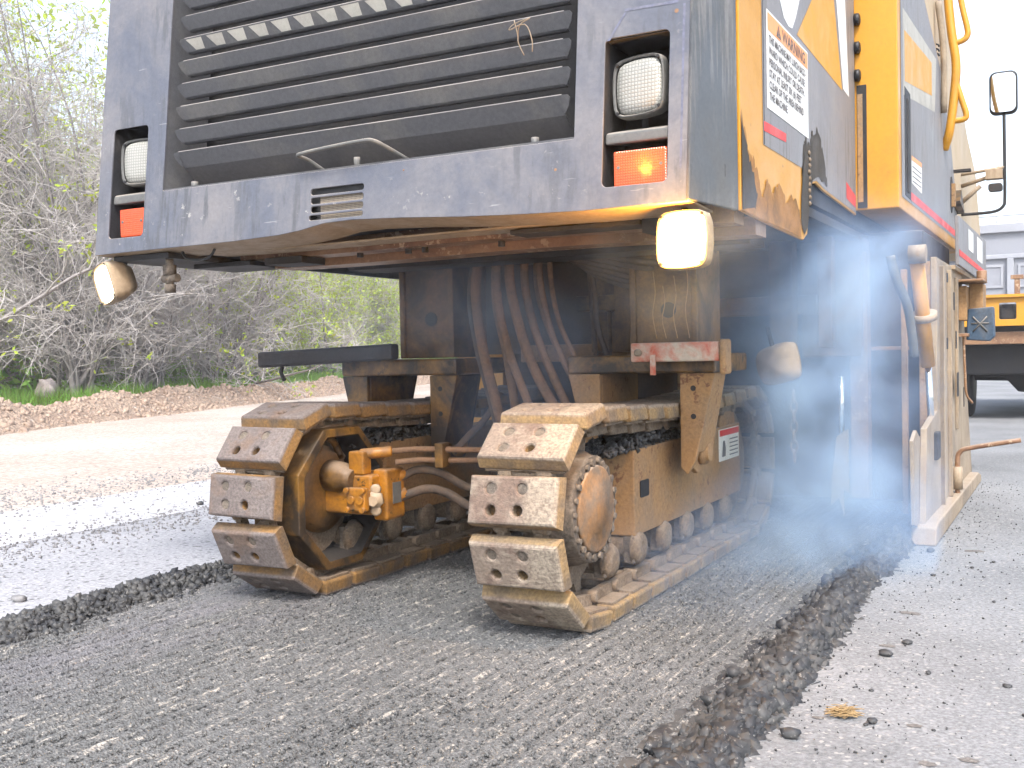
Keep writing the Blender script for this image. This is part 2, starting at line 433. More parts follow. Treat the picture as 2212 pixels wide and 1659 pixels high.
# ------------------------------------------------------------------ ground materials
def ground_mat(name, c0, c1, speck, speck_amt, streak=None, streak_amt=0.5, rough=0.9, bump=0.6, gscale=70.0, patch=1.2, bdist=0.01, streak_scale=(9, 0.9, 1), band=None, sth=(0.60, 0.68)):
    m, t, p = nmat(name); L = t.links.new
    vec = coords(t, rnd=False)
    n1 = noise(t, vec, patch, 5, 0.6)
    n2 = noise(t, vec, gscale, 4, 0.75)
    vo = N(t, 'ShaderNodeTexVoronoi'); L(vec, vo.inputs['Vector']); vo.inputs['Scale'].default_value = gscale * 1.3
    wn = N(t, 'ShaderNodeSeparateColor'); L(vo.outputs['Color'], wn.inputs[0])
    c = mixc(t, ramp(t, n1, 0.35, 0.65), c0, c1)
    hs = N(t, 'ShaderNodeHueSaturation'); L(c, hs.inputs['Color']); L(ramp(t, n2, 0.3, 0.7, 0.55, 1.45), hs.inputs['Value'])
    c = hs.outputs[0]
    c = mixc(t, ramp(t, wn.outputs[0], 1 - speck_amt, 1 - speck_amt + 0.01), c, speck)
    if streak:
        ns = noise(t, coords(t, streak_scale, rnd=False), 3.5, 6, 0.7)
        nm = noise(t, vec, 26, 3, 0.7)
        f = math_(t, 'MULTIPLY', ramp(t, ns, *sth), ramp(t, nm, 0.46, 0.60))
        c = mixc(t, math_(t, 'MULTIPLY', f, streak_amt), c, streak)
    if band:
        sx_ = N(t, 'ShaderNodeSeparateXYZ'); L(vec, sx_.inputs[0]); w_ = noise(t, coords(t, (3, 0.5, 1), rnd=False), 2.0, 5, 0.65)
        xx = math_(t, 'ADD', sx_.outputs[0], math_(t, 'MULTIPLY', w_, 0.5)); inb = math_(t, 'MULTIPLY', ramp(t, xx, band[0], band[0] + .25), ramp(t, xx, band[1], band[1] + .5, 1, 0))
        c = mixc(t, math_(t, 'MULTIPLY', inb, ramp(t, w_, 0.42, 0.62, 0.1, 0.8)), c, band[2])
    L(c, p.inputs['Base Color']); p.inputs['Roughness'].default_value = rough
    b = N(t, 'ShaderNodeBump'); b.inputs['Strength'].default_value = bump; b.inputs['Distance'].default_value = bdist
    L(math_(t, 'ADD', n2, math_(t, 'MULTIPLY', vo.outputs['Distance'], 0.8)), b.inputs['Height']); L(b.outputs[0], p.inputs['Normal'])
    return m
M_milled = ground_mat('milled asphalt', (0.150, 0.154, 0.153), (0.200, 0.202, 0.198), (0.33, 0.32, 0.30), 0.06, (0.60, 0.55, 0.48), 0.9, bump=1.3, gscale=95, band=(-3.2, -2.75, (0.24, 0.235, 0.25)), sth=(0.54, 0.60), streak_scale=(17, 1.0, 1))
M_milled_old = ground_mat('dusty milled asphalt', (0.29, 0.29, 0.305), (0.37, 0.365, 0.38), (0.12, 0.12, 0.12), 0.06, (0.15, 0.15, 0.15), 0.7, bump=0.6, gscale=45, rough=0.6, streak_scale=(7, 0.6, 1))
M_wet = ground_mat('wet pale lane', (0.45, 0.445, 0.46), (0.5, 0.495, 0.51), (0.2, 0.2, 0.2), 0.03, bump=0.1, rough=0.35, gscale=30)
M_sandy = ground_mat('sandy dirt road', (0.33, 0.265, 0.215), (0.42, 0.365, 0.32), (0.3, 0.26, 0.22), 0.03, (0.42, 0.33, 0.26), 0.4, bump=0.3, gscale=20, patch=0.4)
M_road = ground_mat('pale old asphalt', (0.160, 0.164, 0.168), (0.228, 0.234, 0.240), (0.30, 0.295, 0.28), 0.05, bump=0.35, gscale=85, rough=0.85, patch=0.9, bdist=0.006)
M_earth = ground_mat('brown earth', (0.26, 0.18, 0.13), (0.36, 0.27, 0.20), (0.42, 0.34, 0.28), 0.05, bump=1.0, gscale=16, bdist=0.05)
M_verge = ground_mat('verge soil and grass', (0.10, 0.12, 0.04), (0.16, 0.15, 0.07), (0.22, 0.17, 0.1), 0.06, bump=1.0, gscale=14, bdist=0.05)
def chunk_mat(name, c0, c1, dust):
    m, t, p = nmat(name); L = t.links.new
    vec = coords(t, rnd=False); n = noise(t, vec, 60, 4, 0.7); n2 = noise(t, vec, 9, 3, 0.6)
    c = mixc(t, ramp(t, n2, 0.4, 0.6), c0, c1)
    c = mixc(t, ramp(t, n, 0.60, 0.66), c, dust)
    L(c, p.inputs['Base Color']); p.inputs['Roughness'].default_value = 0.6
    b = N(t, 'ShaderNodeBump'); b.inputs['Strength'].default_value = 0.35; b.inputs['Distance'].default_value = 0.004
    L(n, b.inputs['Height']); L(b.outputs[0], p.inputs['Normal'])
    return m
M_chunk = chunk_mat('broken asphalt', (0.028, 0.029, 0.032), (0.062, 0.062, 0.061), (0.20, 0.19, 0.175))
M_chunkg = chunk_mat('grey gravel', (0.15, 0.145, 0.145), (0.24, 0.235, 0.235), (0.34, 0.33, 0.32))
M_clod = chunk_mat('earth clod', (0.27, 0.19, 0.14), (0.36, 0.27, 0.2), (0.42, 0.34, 0.28))

# rocks in bulk
def ico(sub=1):
    bm = bmesh.new(); bmesh.ops.create_icosphere(bm, subdivisions=sub, radius=1)
    v = np.array([x.co for x in bm.verts]); f = np.array([[q.index for q in x.verts] for x in bm.faces]); bm.free()
    return v, f
ICO_V, ICO_F = ico(1)
CUBE_V = np.array([(x, y, z) for x in (-1, 1) for y in (-1, 1) for z in (-1, 1)], float)
CUBE_F = np.array([(0, 1, 3), (0, 3, 2), (4, 6, 7), (4, 7, 5), (0, 4, 5), (0, 5, 1), (2, 3, 7), (2, 7, 6), (0, 2, 6), (0, 6, 4), (1, 5, 7), (1, 7, 3)])
ROCKS = []
for k in range(24):      # angular shards
    v = CUBE_V * rng.uniform(0.35, 1.0, (8, 3)) * np.array([1.0, rng.uniform(0.6, 1.0), rng.uniform(0.35, 0.8)])
    ROCKS.append(v)
ROCKS = np.array(ROCKS)
def rock_field(name, pos, size, mat, flat=False, **kw):
    n = len(pos)
    v = ROCKS[rng.integers(0, 24, n)]
    q = rng.normal(size=(n, 4)); q /= np.linalg.norm(q, axis=1, keepdims=True)
    w, x, y, z = q.T
    Rm = np.stack([1 - 2 * (y * y + z * z), 2 * (x * y - z * w), 2 * (x * z + y * w), 2 * (x * y + z * w), 1 - 2 * (x * x + z * z), 2 * (y * z - x * w),
                   2 * (x * z - y * w), 2 * (y * z + x * w), 1 - 2 * (x * x + y * y)], 1).reshape(n, 3, 3)
    v = np.einsum('nij,nkj->nki', Rm, v) * size[:, None, None] + pos[:, None, :]
    V = v.reshape(-1, 3)
    F = (CUBE_F[None] + (np.arange(n) * 8)[:, None, None]).reshape(-1, 3)
    return big(name, V, F, mat, **kw)
def vnoise(x, y, seed=0):
    """cheap smooth value noise, vectorised"""
    r = np.random.default_rng(seed); T = r.random((256, 256))
    xi, yi = np.floor(x).astype(int), np.floor(y).astype(int)
    fx, fy = x - xi, y - yi
    fx, fy = fx * fx * (3 - 2 * fx), fy * fy * (3 - 2 * fy)
    g = lambda a, b: T[a % 256, b % 256]
    return (g(xi, yi) * (1 - fx) + g(xi + 1, yi) * fx) * (1 - fy) + (g(xi, yi + 1) * (1 - fx) + g(xi + 1, yi + 1) * fx) * fy
def grid(name, xs, ys, zf, mat, **kw):
    X, Y = np.meshgrid(xs, ys); Z = zf(X, Y)
    V = np.stack([X, Y, Z], -1).reshape(-1, 3)
    nx, ny = len(xs), len(ys)
    i = np.arange(ny - 1)[:, None] * nx + np.arange(nx - 1)[None]
    F = np.stack([i, i + 1, i + 1 + nx, i + nx], -1).reshape(-1, 4)
    return big(name, V, F, mat, smooth=True, **kw)

# ------------------------------------------------------------------ the ground
EDGE_R, EDGE_L = -0.70, -3.50
def flat(name, x0, x1, y0, y1, z, mat, **kw):
    return build(name, MB().poly([(x0, y0, z), (x1, y0, z), (x1, y1, z), (x0, y1, z)]), mat, origin=(0, 0, z), **kw)
flat('ground', -900, 900, -900, 900, -0.12, M_verge, kind='structure', label='open ground reaching to the horizon')
def z_milled(X, Y):
    g = 0.0055 * np.sin((X + 0.02 * vnoise(X * 2, Y * 0.8, 3)) * 2 * PI / 0.055) * (0.4 + vnoise(X * 4, Y * 1.3, 5))
    return g + 0.006 * (vnoise(X * 30, Y * 30, 6) - 0.5) + 0.012 * (vnoise(X * 3, Y * 0.9, 8) - 0.5)
grid('milled_road', np.linspace(EDGE_L - 0.1, EDGE_R + 0.06, 240), np.concatenate([np.linspace(1.2, 5.2, 420), np.linspace(5.23, 9, 60)]), z_milled, M_milled,
     kind='structure', label='freshly milled dark asphalt strip with fine grooves under the machine')
def z_road(X, Y):
    return 0.055 + 0.006 * (vnoise(X * 2.0, Y * 2.0, 9) - 0.5)
road = grid('road', np.concatenate([[EDGE_R - 0.02], np.linspace(EDGE_R + 0.01, 1.2, 60), [3, 8, 14]]), np.concatenate([[-12, -4], np.linspace(0.5, 9, 120), [12, 20, 40, 120]]), z_road, M_road,
     kind='structure', label='pale uncut asphalt road surface right of the cut')
for vv in road.data.vertices:                       # ragged cut edge
    if vv.co.x < EDGE_R + .005: vv.co.x += float(0.035 * (vnoise(np.array([vv.co.y * 7.0 + 60]), np.array([3.3]), 44)[0] - .5) + 0.02 * (vnoise(np.array([vv.co.y * 25.0 + 60]), np.array([5.3]), 45)[0] - .5))
flat('road_behind', -7.0, EDGE_R + 0.01, 8.8, 120, 0.05, M_road, kind='structure', label='pale road surface behind the machine')
flat('road_front', -14, EDGE_R + 0.01, -40, 1.3, 0.004, M_milled_old, kind='structure', label='milled road surface in front of the machine')
flat('dusty_lane', -5.2, EDGE_L - 0.08, 1.3, 30, 0.0, M_milled_old, kind='structure', label='pale grooved milled lane left of the machine')
flat('wet_lane', -6.4, -5.2, 1.3, 30, 0.002, M_wet, kind='structure', label='shining smooth pale strip between gravel bands')
def z_sand(X, Y):
    return 0.002 + 0.03 * vnoise(X * 0.5, Y * 0.35, 12) * np.clip((-6.6 - X) / 2, 0, 1)
grid('dirt_road', np.linspace(-21, -6.4, 60), np.linspace(1.3, 40, 90), z_sand, M_sandy, kind='structure', label='pale sandy side road left of the gravel band')
# earth bank: a line running away from the camera, rotated a little from Y
BK0, BKD = np.array([-13.1, 9.3]), np.array([-0.30, 0.954])
BKN = np.array([-0.954, -0.30])
def bank_height(s, d):
    prof = 0.33 * np.exp(-((d - 0.9) / 0.55) ** 2) * (0.65 + 0.7 * vnoise(s * 0.9 + 50, d * 1.2 + 50, 20)) + 0.30 / (1 + np.exp(-(d - 1.3) * 3.0))
    return prof + 0.10 * (vnoise(s * 4 + 90, d * 4 + 90, 21) - 0.5) * np.clip(d * 2, 0, 1) * np.exp(-((d - 1) / 1.3) ** 2) - 0.03
ss = np.linspace(-14, 40, 420); dd = np.concatenate([np.linspace(-0.1, 3, 50), np.linspace(3.3, 60, 14)])
SS, DD = np.meshgrid(ss, dd)
V = np.stack([BK0[0] + BKD[0] * SS + BKN[0] * DD, BK0[1] + BKD[1] * SS + BKN[1] * DD, bank_height(SS, DD)], -1).reshape(-1, 3)
nx, ny = len(ss), len(dd)
ii = np.arange(ny - 1)[:, None] * nx + np.arange(nx - 1)[None]
F = np.stack([ii, ii + nx, ii + nx + 1, ii + 1], -1).reshape(-1, 4)
near = (np.arange(len(F)) // (nx - 1)) < 33
big('earth_bank', V, F, [M_earth, M_verge], mats_idx=np.where(near, 0, 1), smooth=True, kind='structure', label='low bank of pushed up brown earth along the verge')
def bankpt(s, d):
    return np.stack([BK0[0] + BKD[0] * s + BKN[0] * d, BK0[1] + BKD[1] * s + BKN[1] * d, bank_height(s, d)], -1)
n = 5200
s_, d_ = rng.uniform(-8, 26, n), np.abs(rng.normal(0.75, 0.55, n))
rock_field('earth_clods', bankpt(s_, d_), rng.uniform(0.015, 0.075, n) * rng.uniform(0.5, 1.2, n), M_clod, kind='stuff', label='brown clods and crumbs covering the earth bank')

# grains and small stones on the road surfaces
def scatter(n, x0, x1, y0, y1, z, dens=None):
    x, y = rng.uniform(x0, x1, n), rng.uniform(y0, y1, n)
    return np.stack([x, y, np.full(n, z)], 1)
n = 42000
yy = 1.3 + 4.7 * rng.random(n) ** 1.7
p = np.stack([rng.uniform(EDGE_L, EDGE_R, n), yy, np.full(n, 0.002)], 1)
rock_field('milled_grains', p, rng.uniform(0.0022, 0.0065, n), M_milled, kind='stuff', label='fine loose asphalt grains over the milled strip')
n = 500
p = np.stack([rng.uniform(EDGE_L, EDGE_R, n), 1.3 + 4.7 * rng.random(n) ** 1.5, np.full(n, 0.004)], 1)
rock_field('pale_grains', p, rng.uniform(0.002, 0.0055, n), M_chunkg, kind='stuff', label='pale stone crumbs lying in the grooves of the milled strip')
def band(n, xc, w, s0, s1, y0=1.3, y1=16):
    y = rng.uniform(y0, y1, n); x = rng.normal(xc, w, n)
    return np.stack([x, y, np.full(n, 0.004)], 1), rng.uniform(s0, s1, n) * rng.uniform(0.5, 1, n)
p, s = band(6500, -5.05, 0.24, 0.004, 0.014)
rock_field('gravel_band', p, s, M_chunkg, kind='stuff', label='band of dark loose gravel along the near side of the shining strip')
p, s = band(7500, -6.9, 0.42, 0.005, 0.017)
rock_field('gravel_band', p, s, M_chunkg, kind='stuff', label='band of dark loose gravel between the shining strip and the sandy road')
p, s = band(1200, -8.5, 2.6, 0.004, 0.014, 1.3, 18)
rock_field('road_crumbs', p[p[:, 0] < -4], s[p[:, 0] < -4], M_chunkg, kind='stuff', label='scattered stone crumbs over the left lanes')
n = 1500
x = EDGE_R + np.abs(rng.normal(0, 0.30, n)); y = 1.0 + 7 * rng.random(n) ** 1.2
rock_field('dark_crumbs', np.stack([x, y, np.full(n, 0.058)], 1), rng.uniform(0.0015, 0.005, n) * rng.uniform(0.4, 1.2, n), M_chunk, kind='stuff', label='dark crumbs sprinkled over the pale road beside the ridge')

# windrows of broken asphalt
def windrow(name, n, xc, w, h, y0, y1, base, mat, label, s0=0.005, s1=0.038, bias=1.3):
    y = y0 + (y1 - y0) * rng.random(n) ** bias
    d = rng.normal(0, 0.5, n) * w
    cx = xc + 0.05 * (vnoise(y * 1.2, y * 0 + 2, 31) - 0.5)
    hh = h * np.exp(-(d / w) ** 2 * 2.2) * (0.55 + 0.9 * vnoise(y * 3, d * 4 + 9, 33))
    s = s0 + (s1 - s0) * rng.random(n) ** 2.1
    z = base + hh * rng.uniform(0.45, 1.0, n)
    return rock_field(name, np.stack([cx + d, y, z], 1), s, mat, kind='stuff', label=label)
windrow('asphalt_windrow', 19000, -0.765, 0.108, 0.076, 1.6, 5.5, 0.014, M_chunk, 'long ridge of broken black asphalt along the right edge of the cut')
windrow('asphalt_windrow', 9500, EDGE_L - 0.03, 0.12, 0.046, 1.3, 4.6, 0.0, M_chunk, 'lower ridge of broken black asphalt along the left edge of the cut', s1=0.030)
def mound(name, xc, w, h, y0, y1, base, label):
    xs = np.linspace(xc - 2.2 * w, xc + 2.2 * w, 30); ys = np.linspace(y0, y1, 220)
    def zf(X, Y):
        return base - 0.012 + h * np.exp(-((X - xc - 0.05 * (vnoise(Y * 1.2, Y * 0 + 2, 31) - 0.5)) / w) ** 2 * 2.2) * (0.5 + 0.8 * vnoise(Y * 3, X * 9 + 30, 33)) + 0.02 * (vnoise(X * 40 + 100, Y * 40, 35) - .5)
    return grid(name, xs, ys, zf, M_chunk, kind='stuff', label=label)
mound('asphalt_fines', -0.765, 0.10, 0.066, 1.5, 5.5, 0.012, 'crushed fines filling the right ridge')
mound('asphalt_fines', EDGE_L - 0.03, 0.11, 0.036, 1.3, 4.6, 0.004, 'crushed fines filling the left ridge')
#MARK_MACHINE
# ------------------------------------------------------------------ the milling machine
YF, ZB, TILT = 3.1, 1.453, 0.11
def FY(z, off=0.0): return YF + TILT * (z - ZB) + off
XL, XR, ZT = -3.664, -1.04, 3.05
MM = empty('milling_machine', (-2.35, 4.6, 0), label='big yellow and slate grey road milling machine on crawler tracks', category='milling machine')
def fx(u, v, w): return (u, FY(v) + w, v)          # front sheet: w goes back into the machine
def inset(p, d):
    cx = sum(a for a, b in p) / len(p); return p
low = [(XL, 1.453), (-3.297, 1.457), (-2.9, 1.460), (-2.665, 1.468), (-2.56, 1.478), (-2.446, 1.497), (-2.319, 1.500), (-2.1, 1.490), (-1.848, 1.473), (-1.6, 1.462), (-1.396, 1.456), (XR, 1.458)]
outline = low + [(XR, ZT), (XL, ZT)]
slots = [rr(-2.516 + 0.002 * i, z0 - 0.013, -2.272, z0 + 0.011, 0.011) for i, z0 in enumerate((1.619, 1.585, 1.5525))]
slots.append(rr(-2.519, 1.512, -2.273, 1.530, 0.008))
holes = [rr(-3.286, 1.695, -1.437, ZT - 0.12, 0.006), rr(-3.590, 1.518, -3.388, 1.982, 0.018), rr(-1.335, 1.525, -1.116, 2.007, 0.018)] + slots
mb = MB(); v, f = plate(outline, holes, 0.008, 0.0022, fx); mb.add(v, f)
cowl = build('front_cowl', mb, M_cowl, MM)
M_ghost = worn('bare primer outline', (0.12, 0.125, 0.175), dirt=(0.13, 0.13, 0.15), amt=0.5, scale=20, rough=0.4, bump=0.05)
for pts in ([(-1.33, 2.00), (-1.27, 2.085), (-1.262, 2.085), (-1.318, 2.00)], [(-1.27, 2.088), (-1.09, 2.085), (-1.09, 2.094), (-1.27, 2.097)], [(-1.075, 1.56), (-1.068, 1.56), (-1.066, 2.08), (-1.074, 2.08)]):
    mb = MB(); mb.poly([(u, FY(v) - 0.0012, v) for u, v in pts]); build('paint_outline', mb, M_ghost, cowl)
for u, v, q in ((-1.095, 2.06, .007), (-1.50, 1.60, .005), (-2.1, 1.66, .004)):
    mb = MB(); mb.poly([(u + a, FY(v + c) - 0.0012, v + c) for a, c in circ(0, 0, q, 10)]); build('rust_spot', mb, M_rust, cowl)
# cowl returns: side wall on the right (runs back to the yellow panel), on the left, lower flange
mb = MB()
mb.prism([(XR + 0.001, FY(1.458) + 0.006), (-0.985, 3.440), (-1.0, 3.440), (XR - 0.012, FY(1.458) + 0.012)], 'Z', 1.460, ZT)
mb.v = [(x, y + (TILT * (z - 1.6) if y < 3.3 else 0), z) for x, y, z in mb.v]
build('cowl_side', mb, M_cowlside, MM, bevel=0.004)
mb = MB(); mb.prism([(XL, 3.24), (XL, 5.5), (XL + 0.02, 5.5), (XL + 0.02, 3.24)], 'Z', 1.47, ZT); build('cowl_side', mb, M_cowl, MM, bevel=0.004)
mb = MB()
for i in range(len(low) - 1):
    (xa, za), (xb, zb) = low[i], low[i + 1]
    mb.hexa([(xa, FY(za) + 0.004, za), (xb, FY(zb) + 0.004, zb), (xb, 3.33, zb - 0.012), (xa, 3.33, za - 0.012),
             (xa, FY(za) + 0.004, za + 0.006), (xb, FY(zb) + 0.004, zb + 0.006), (xb, 3.33, zb - 0.006), (xa, 3.33, za - 0.006)])
build('cowl_lower_flange', mb, M_bezel2, MM)
# recess boxes behind the lamp openings
def recess(x0, x1, z0, z1, dep):
    mb = MB(); e = 0.004
    for (a0, a1, c0, c1) in ((x0 - e - .003, x0 - .003, z0 - e, z1 + e), (x1 + .003, x1 + e + .003, z0 - e, z1 + e), (x0, x1, z0 - e - .003, z0 - .003), (x0, x1, z1 + .003, z1 + e + .003)):
        mb.hexa([(a0, FY(c0) + .009, c0), (a1, FY(c0) + .009, c0), (a1, FY(c0) + dep, c0), (a0, FY(c0) + dep, c0), (a0, FY(c1) + .009, c1), (a1, FY(c1) + .009, c1), (a1, FY(c1) + dep, c1), (a0, FY(c1) + dep, c1)])
    mb.hexa([(x0 - .01, FY(z0) + dep, z0 - .01), (x1 + .01, FY(z0) + dep, z0 - .01), (x1 + .01, FY(z0) + dep + .01, z0 - .01), (x0 - .01, FY(z0) + dep + .01, z0 - .01),
             (x0 - .01, FY(z1) + dep, z1 + .01), (x1 + .01, FY(z1) + dep, z1 + .01), (x1 + .01, FY(z1) + dep + .01, z1 + .01), (x0 - .01, FY(z1) + dep + .01, z1 + .01)])
    return mb
for (x0, x1) in ((-3.590, -3.388), (-1.335, -1.116)):
    rec = build('lamp_recess', recess(x0, x1, 1.518, 2.0, 0.20), M_dark, MM)
    mb = MB()
    mb.hexa([(x0 + .001, FY(1.67, .012), 1.662), (x1 - .001, FY(1.67, .012), 1.662), (x1 - .001, FY(1.67, .19), 1.69), (x0 + .001, FY(1.67, .19), 1.69),
             (x0 + .001, FY(1.705, .014), 1.702), (x1 - .001, FY(1.705, .014), 1.702), (x1 - .001, FY(1.74, .19), 1.745), (x0 + .001, FY(1.74, .19), 1.745)])
    build('lamp_shelf', mb, M_bezel, rec, bevel=0.010, seg=3)

def square_lamp(name, c, wd, ht, dep, rot, mbez, mlens, parent, bracket=None, lens_in=0.013, nscrew=4):
    """square work light: curved-sided bezel, domed lens, tapered housing, corner screws; local -Y is the beam"""
    M = Matrix.Translation(Vector(c)) @ rot
    def outl(w, h, bulge, k=7):
        pts = []
        cs = [(-1, -1), (1, -1), (1, 1), (-1, 1)]
        for i in range(4):
            (a, b), (a2, b2) = cs[i], cs[(i + 1) % 4]
            for j in range(k):
                t = j / k; s_ = 1 + bulge * (1 - (2 * t - 1) ** 2)
                x = (a + (a2 - a) * t) * w / 2; z = (b + (b2 - b) * t) * h / 2
                if a == a2: x *= s_
                else: z *= s_
                # rounded corner pull
                q = min(t, 1 - t)
                if q == 0: x *= 0.945; z *= 0.945
                pts.append((x, z))
        return pts
    rings = [(0.0, 0.90, .10), (-0.010, 0.97, .09), (0.004, 1.0, .08), (0.035, 1.0, .08), (0.040, 0.985, .08), (dep * 0.6, 0.90, .10), (dep, 0.62, .12), (dep + .001, 0.0, 0)]
    mb = MB(); base = None
    # inner lip ring -> front -> back
    for y, k, bl in rings:
        o = outl(wd * k, ht * k, bl); n0 = len(mb.v)
        mb.v += [tuple(M @ Vector((x, y, z))) for x, z in o]
        if base is not None:
            for i in range(len(o)):
                j = (i + 1) % len(o); mb.face((base + i, base + j, n0 + j, n0 + i), 0, True)
        base = n0
    body = build(name, mb, mbez, parent)
    # lens, slightly domed, inside the lip
    mb = MB(); base = None
    for y, k in ((0.004, 0.93), (-0.006, 0.86), (-0.010, 0.6), (-0.012, 0.3), (-0.0125, 0.0)):
        o = outl(wd * k * 0.93, ht * k * 0.93, .12); n0 = len(mb.v)
        mb.v += [tuple(M @ Vector((x, y, z))) for x, z in o]
        if base is not None:
            for i in range(len(o)):
                j = (i + 1) % len(o); mb.face((base + i, base + j, n0 + j, n0 + i), 0, True)
        base = n0
    build('lens', mb, mlens, body)
    for sx, sz in ((-1, -1), (1, -1), (-1, 1), (1, 1))[:nscrew]:
        a = M @ Vector((sx * wd * .435, -0.011, sz * ht * .435)); b_ = M @ Vector((sx * wd * .435, 0.0, sz * ht * .435))
        build('screw', MB().cyl(a, b_, 0.0055, 8), M_black, body)
    if bracket:
        mb = MB(); q = [M.inverted() @ Vector(p) for p in bracket]
        mb.tube(bracket, 0.011, 8)
        build('bracket', mb, M_dark, body)
    return body
I4 = Matrix.Identity(4)
rotL = Matrix.Rotation(R(-4), 4, 'X') @ Matrix.Rotation(R(-2), 4, 'Y')
square_lamp('headlight', (-1.232, 3.185, 1.850), 0.172, 0.182, 0.085, Matrix.Rotation(R(-8), 4, 'Z') @ rotL, M_bezel, M_lens, MM, [(-1.232, 3.23, 1.78), (-1.232, 3.24, 1.72)])
square_lamp('headlight', (-3.475, 3.190, 1.842), 0.172, 0.182, 0.085, Matrix.Rotation(R(10), 4, 'Z') @ rotL, M_bezel, M_lens, MM, [(-3.475, 3.23, 1.78), (-3.475, 3.24, 1.72)])
for k, (x0, x1) in enumerate(((-3.537, -3.392), (-1.300, -1.121))):
    mb = MB(); mb.box(x0, x1, 3.125, 3.17, 1.522, 1.638)
    lamp = build('turn_signal', mb, M_ambulb if k else M_amber, MM, bevel=0.006)
    for dx in (0.018, x1 - x0 - 0.018):
        build('screw', MB().cyl((x0 + dx, 3.122, 1.585), (x0 + dx, 3.13, 1.585), 0.0055, 8), M_bezel, lamp)
    if k:
        pl = bpy.data.lights.new('turn_signal_bulb', 'POINT'); pl.energy = 0.12; pl.color = (1, .22, .03); pl.shadow_soft_size = 0.02
        po = bpy.data.objects.new('turn_signal_bulb', pl); COL.objects.link(po); po.location = Vector((-1.2, 3.105, 1.6)) - wpos(MM); po.parent = MM
# work lamps below the cowl
wl = square_lamp('work_lamp', (-1.078, 3.135, 1.345), 0.160, 0.170, 0.10, Matrix.Rotation(R(-7), 4, 'Z') @ Matrix.Rotation(R(-3), 4, 'X'), M_bezel2, M_lit, MM, [(-1.08, 3.19, 1.40), (-1.10, 3.22, 1.47)])
wl2 = square_lamp('work_lamp', (-3.655, 3.14, 1.335), 0.150, 0.158, 0.115, Matrix.Rotation(R(-16), 4, 'Z') @ Matrix.Rotation(R(10), 4, 'X') @ Matrix.Rotation(R(-14), 4, 'Y'), M_bezel2, M_lit2, MM, [(-3.62, 3.20, 1.39), (-3.60, 3.22, 1.46)])
# glowing lamps light the underside and the smoke
for nm, loc, e, c in (('work_lamp_bulb', (-1.06, 3.05, 1.32), 13.0, (1.0, 0.47, 0.05)), ):
    pl = bpy.data.lights.new(nm, 'POINT'); pl.energy = e; pl.color = c; pl.shadow_soft_size = 0.05
    po = bpy.data.objects.new(nm, pl); COL.objects.link(po); po.location = Vector(loc) - wpos(MM); po.parent = MM

# grille surround: inner jambs and louvres
mb = MB()
for x0, x1 in ((-3.300, -3.289), (-1.434, -1.428)):
    mb.hexa([(x0, FY(1.69) + .009, 1.69), (x1, FY(1.69) + .009, 1.69), (x1, 3.36, 1.69), (x0, 3.36, 1.69), (x0, FY(2.93) + .009, 2.93), (x1, FY(2.93) + .009, 2.93), (x1, 3.5, 2.93), (x0, 3.5, 2.93)])
mb.box(-3.29, -1.43, 3.136, 3.34, 1.684, 1.690)
mb.hexa([(-3.285, 3.133, 1.690), (-1.44, 3.133, 1.690), (-1.44, 3.155, 1.690), (-3.285, 3.155, 1.690), (-3.285, 3.133, 1.701), (-1.44, 3.133, 1.703), (-1.44, 3.155, 1.703), (-3.285, 3.155, 1.701)])
build('grille_surround', mb, M_louvre, MM)
for i in range(13):
    T = 1.852 + 0.0945 * i; y0 = FY(T) + 0.020
    xl, xr = -3.262, -1.468
    prof = [(0, 0), (0.022, -0.050), (0.030, -0.057), (0.050, -0.056)] if i else [(0, 0), (0.034, -0.060), (0.050, -0.072), (0.120, -0.125)]
    mb = MB(); th = 0.004
    loop = prof + [(a + (0.0045 if j < 2 else 0.001), b + 0.0045) for j, (a, b) in reversed(list(enumerate(prof)))]
    mb.prism([(y0 + a, T + b) for a, b in loop], 'X', xl + 0.03, xr - 0.03)
    # tapered rounded ends
    for xe, s_ in ((xl + 0.03, -1), (xr - 0.03, 1)):
        e = []
        for a, b in prof[:3]: e.append((a, b))
        k = [(xe, y0, T), (xe + s_ * 0.022, y0, T), (xe + s_ * 0.030, y0 + 0.004, T - 0.010), (xe + s_ * 0.022, y0 + 0.014, T - 0.032), (xe + s_ * 0.006, y0 + 0.024, T - 0.053), (xe, y0 + 0.024, T - 0.053)]
        n0 = len(mb.v); mb.v += k + [(x, y + 0.0045, z) for x, y, z in k]
        mb.face([n0 + q for q in range(6)]); mb.face([n0 + 6 + q for q in range(5, -1, -1)])
        for q in range(6): mb.face((n0 + q, n0 + (q + 1) % 6, n0 + 6 + (q + 1) % 6, n0 + 6 + q))
    lv = build('louvre', mb, M_louvre, MM)
    if i == 5:   # slice of cream lettering painted across the grille
        for k in range(14):
            xa = -3.225 + 0.113 * k; q = 0.0035
            def on(u, v): v = v * .86; return (u, y0 + 0.44 * v - 0.0012, T - v)
            mb = MB(); mb.poly([on(xa, .006), on(xa + .085, .006), on(xa + .088, .055), on(xa + .040, .055)]); mb.poly([on(xa, .006), on(xa + .040, .055), on(xa + .041, .0555), on(xa+.001, .0065)])
            build('lettering', mb, M_cream, lv)
mb = MB(); mb.box(-3.45, -1.30, 3.46, 3.50, 1.6, 3.0)
build('radiator_shade_plane', mb, M_black, MM)  # plain black plane, placed to make the gaps behind the louvres dark
mb = MB()
for x in (-3.15, -1.60):
    mb.tube([(x, 3.17, 1.69), (x, 3.17, 1.725)], 0.014, 10)
mb.tube([(-2.33, 3.16, 1.69), (-2.33, 3.16, 1.735)], 0.012, 10)
build('grille_stop', mb, M_bezel, MM)
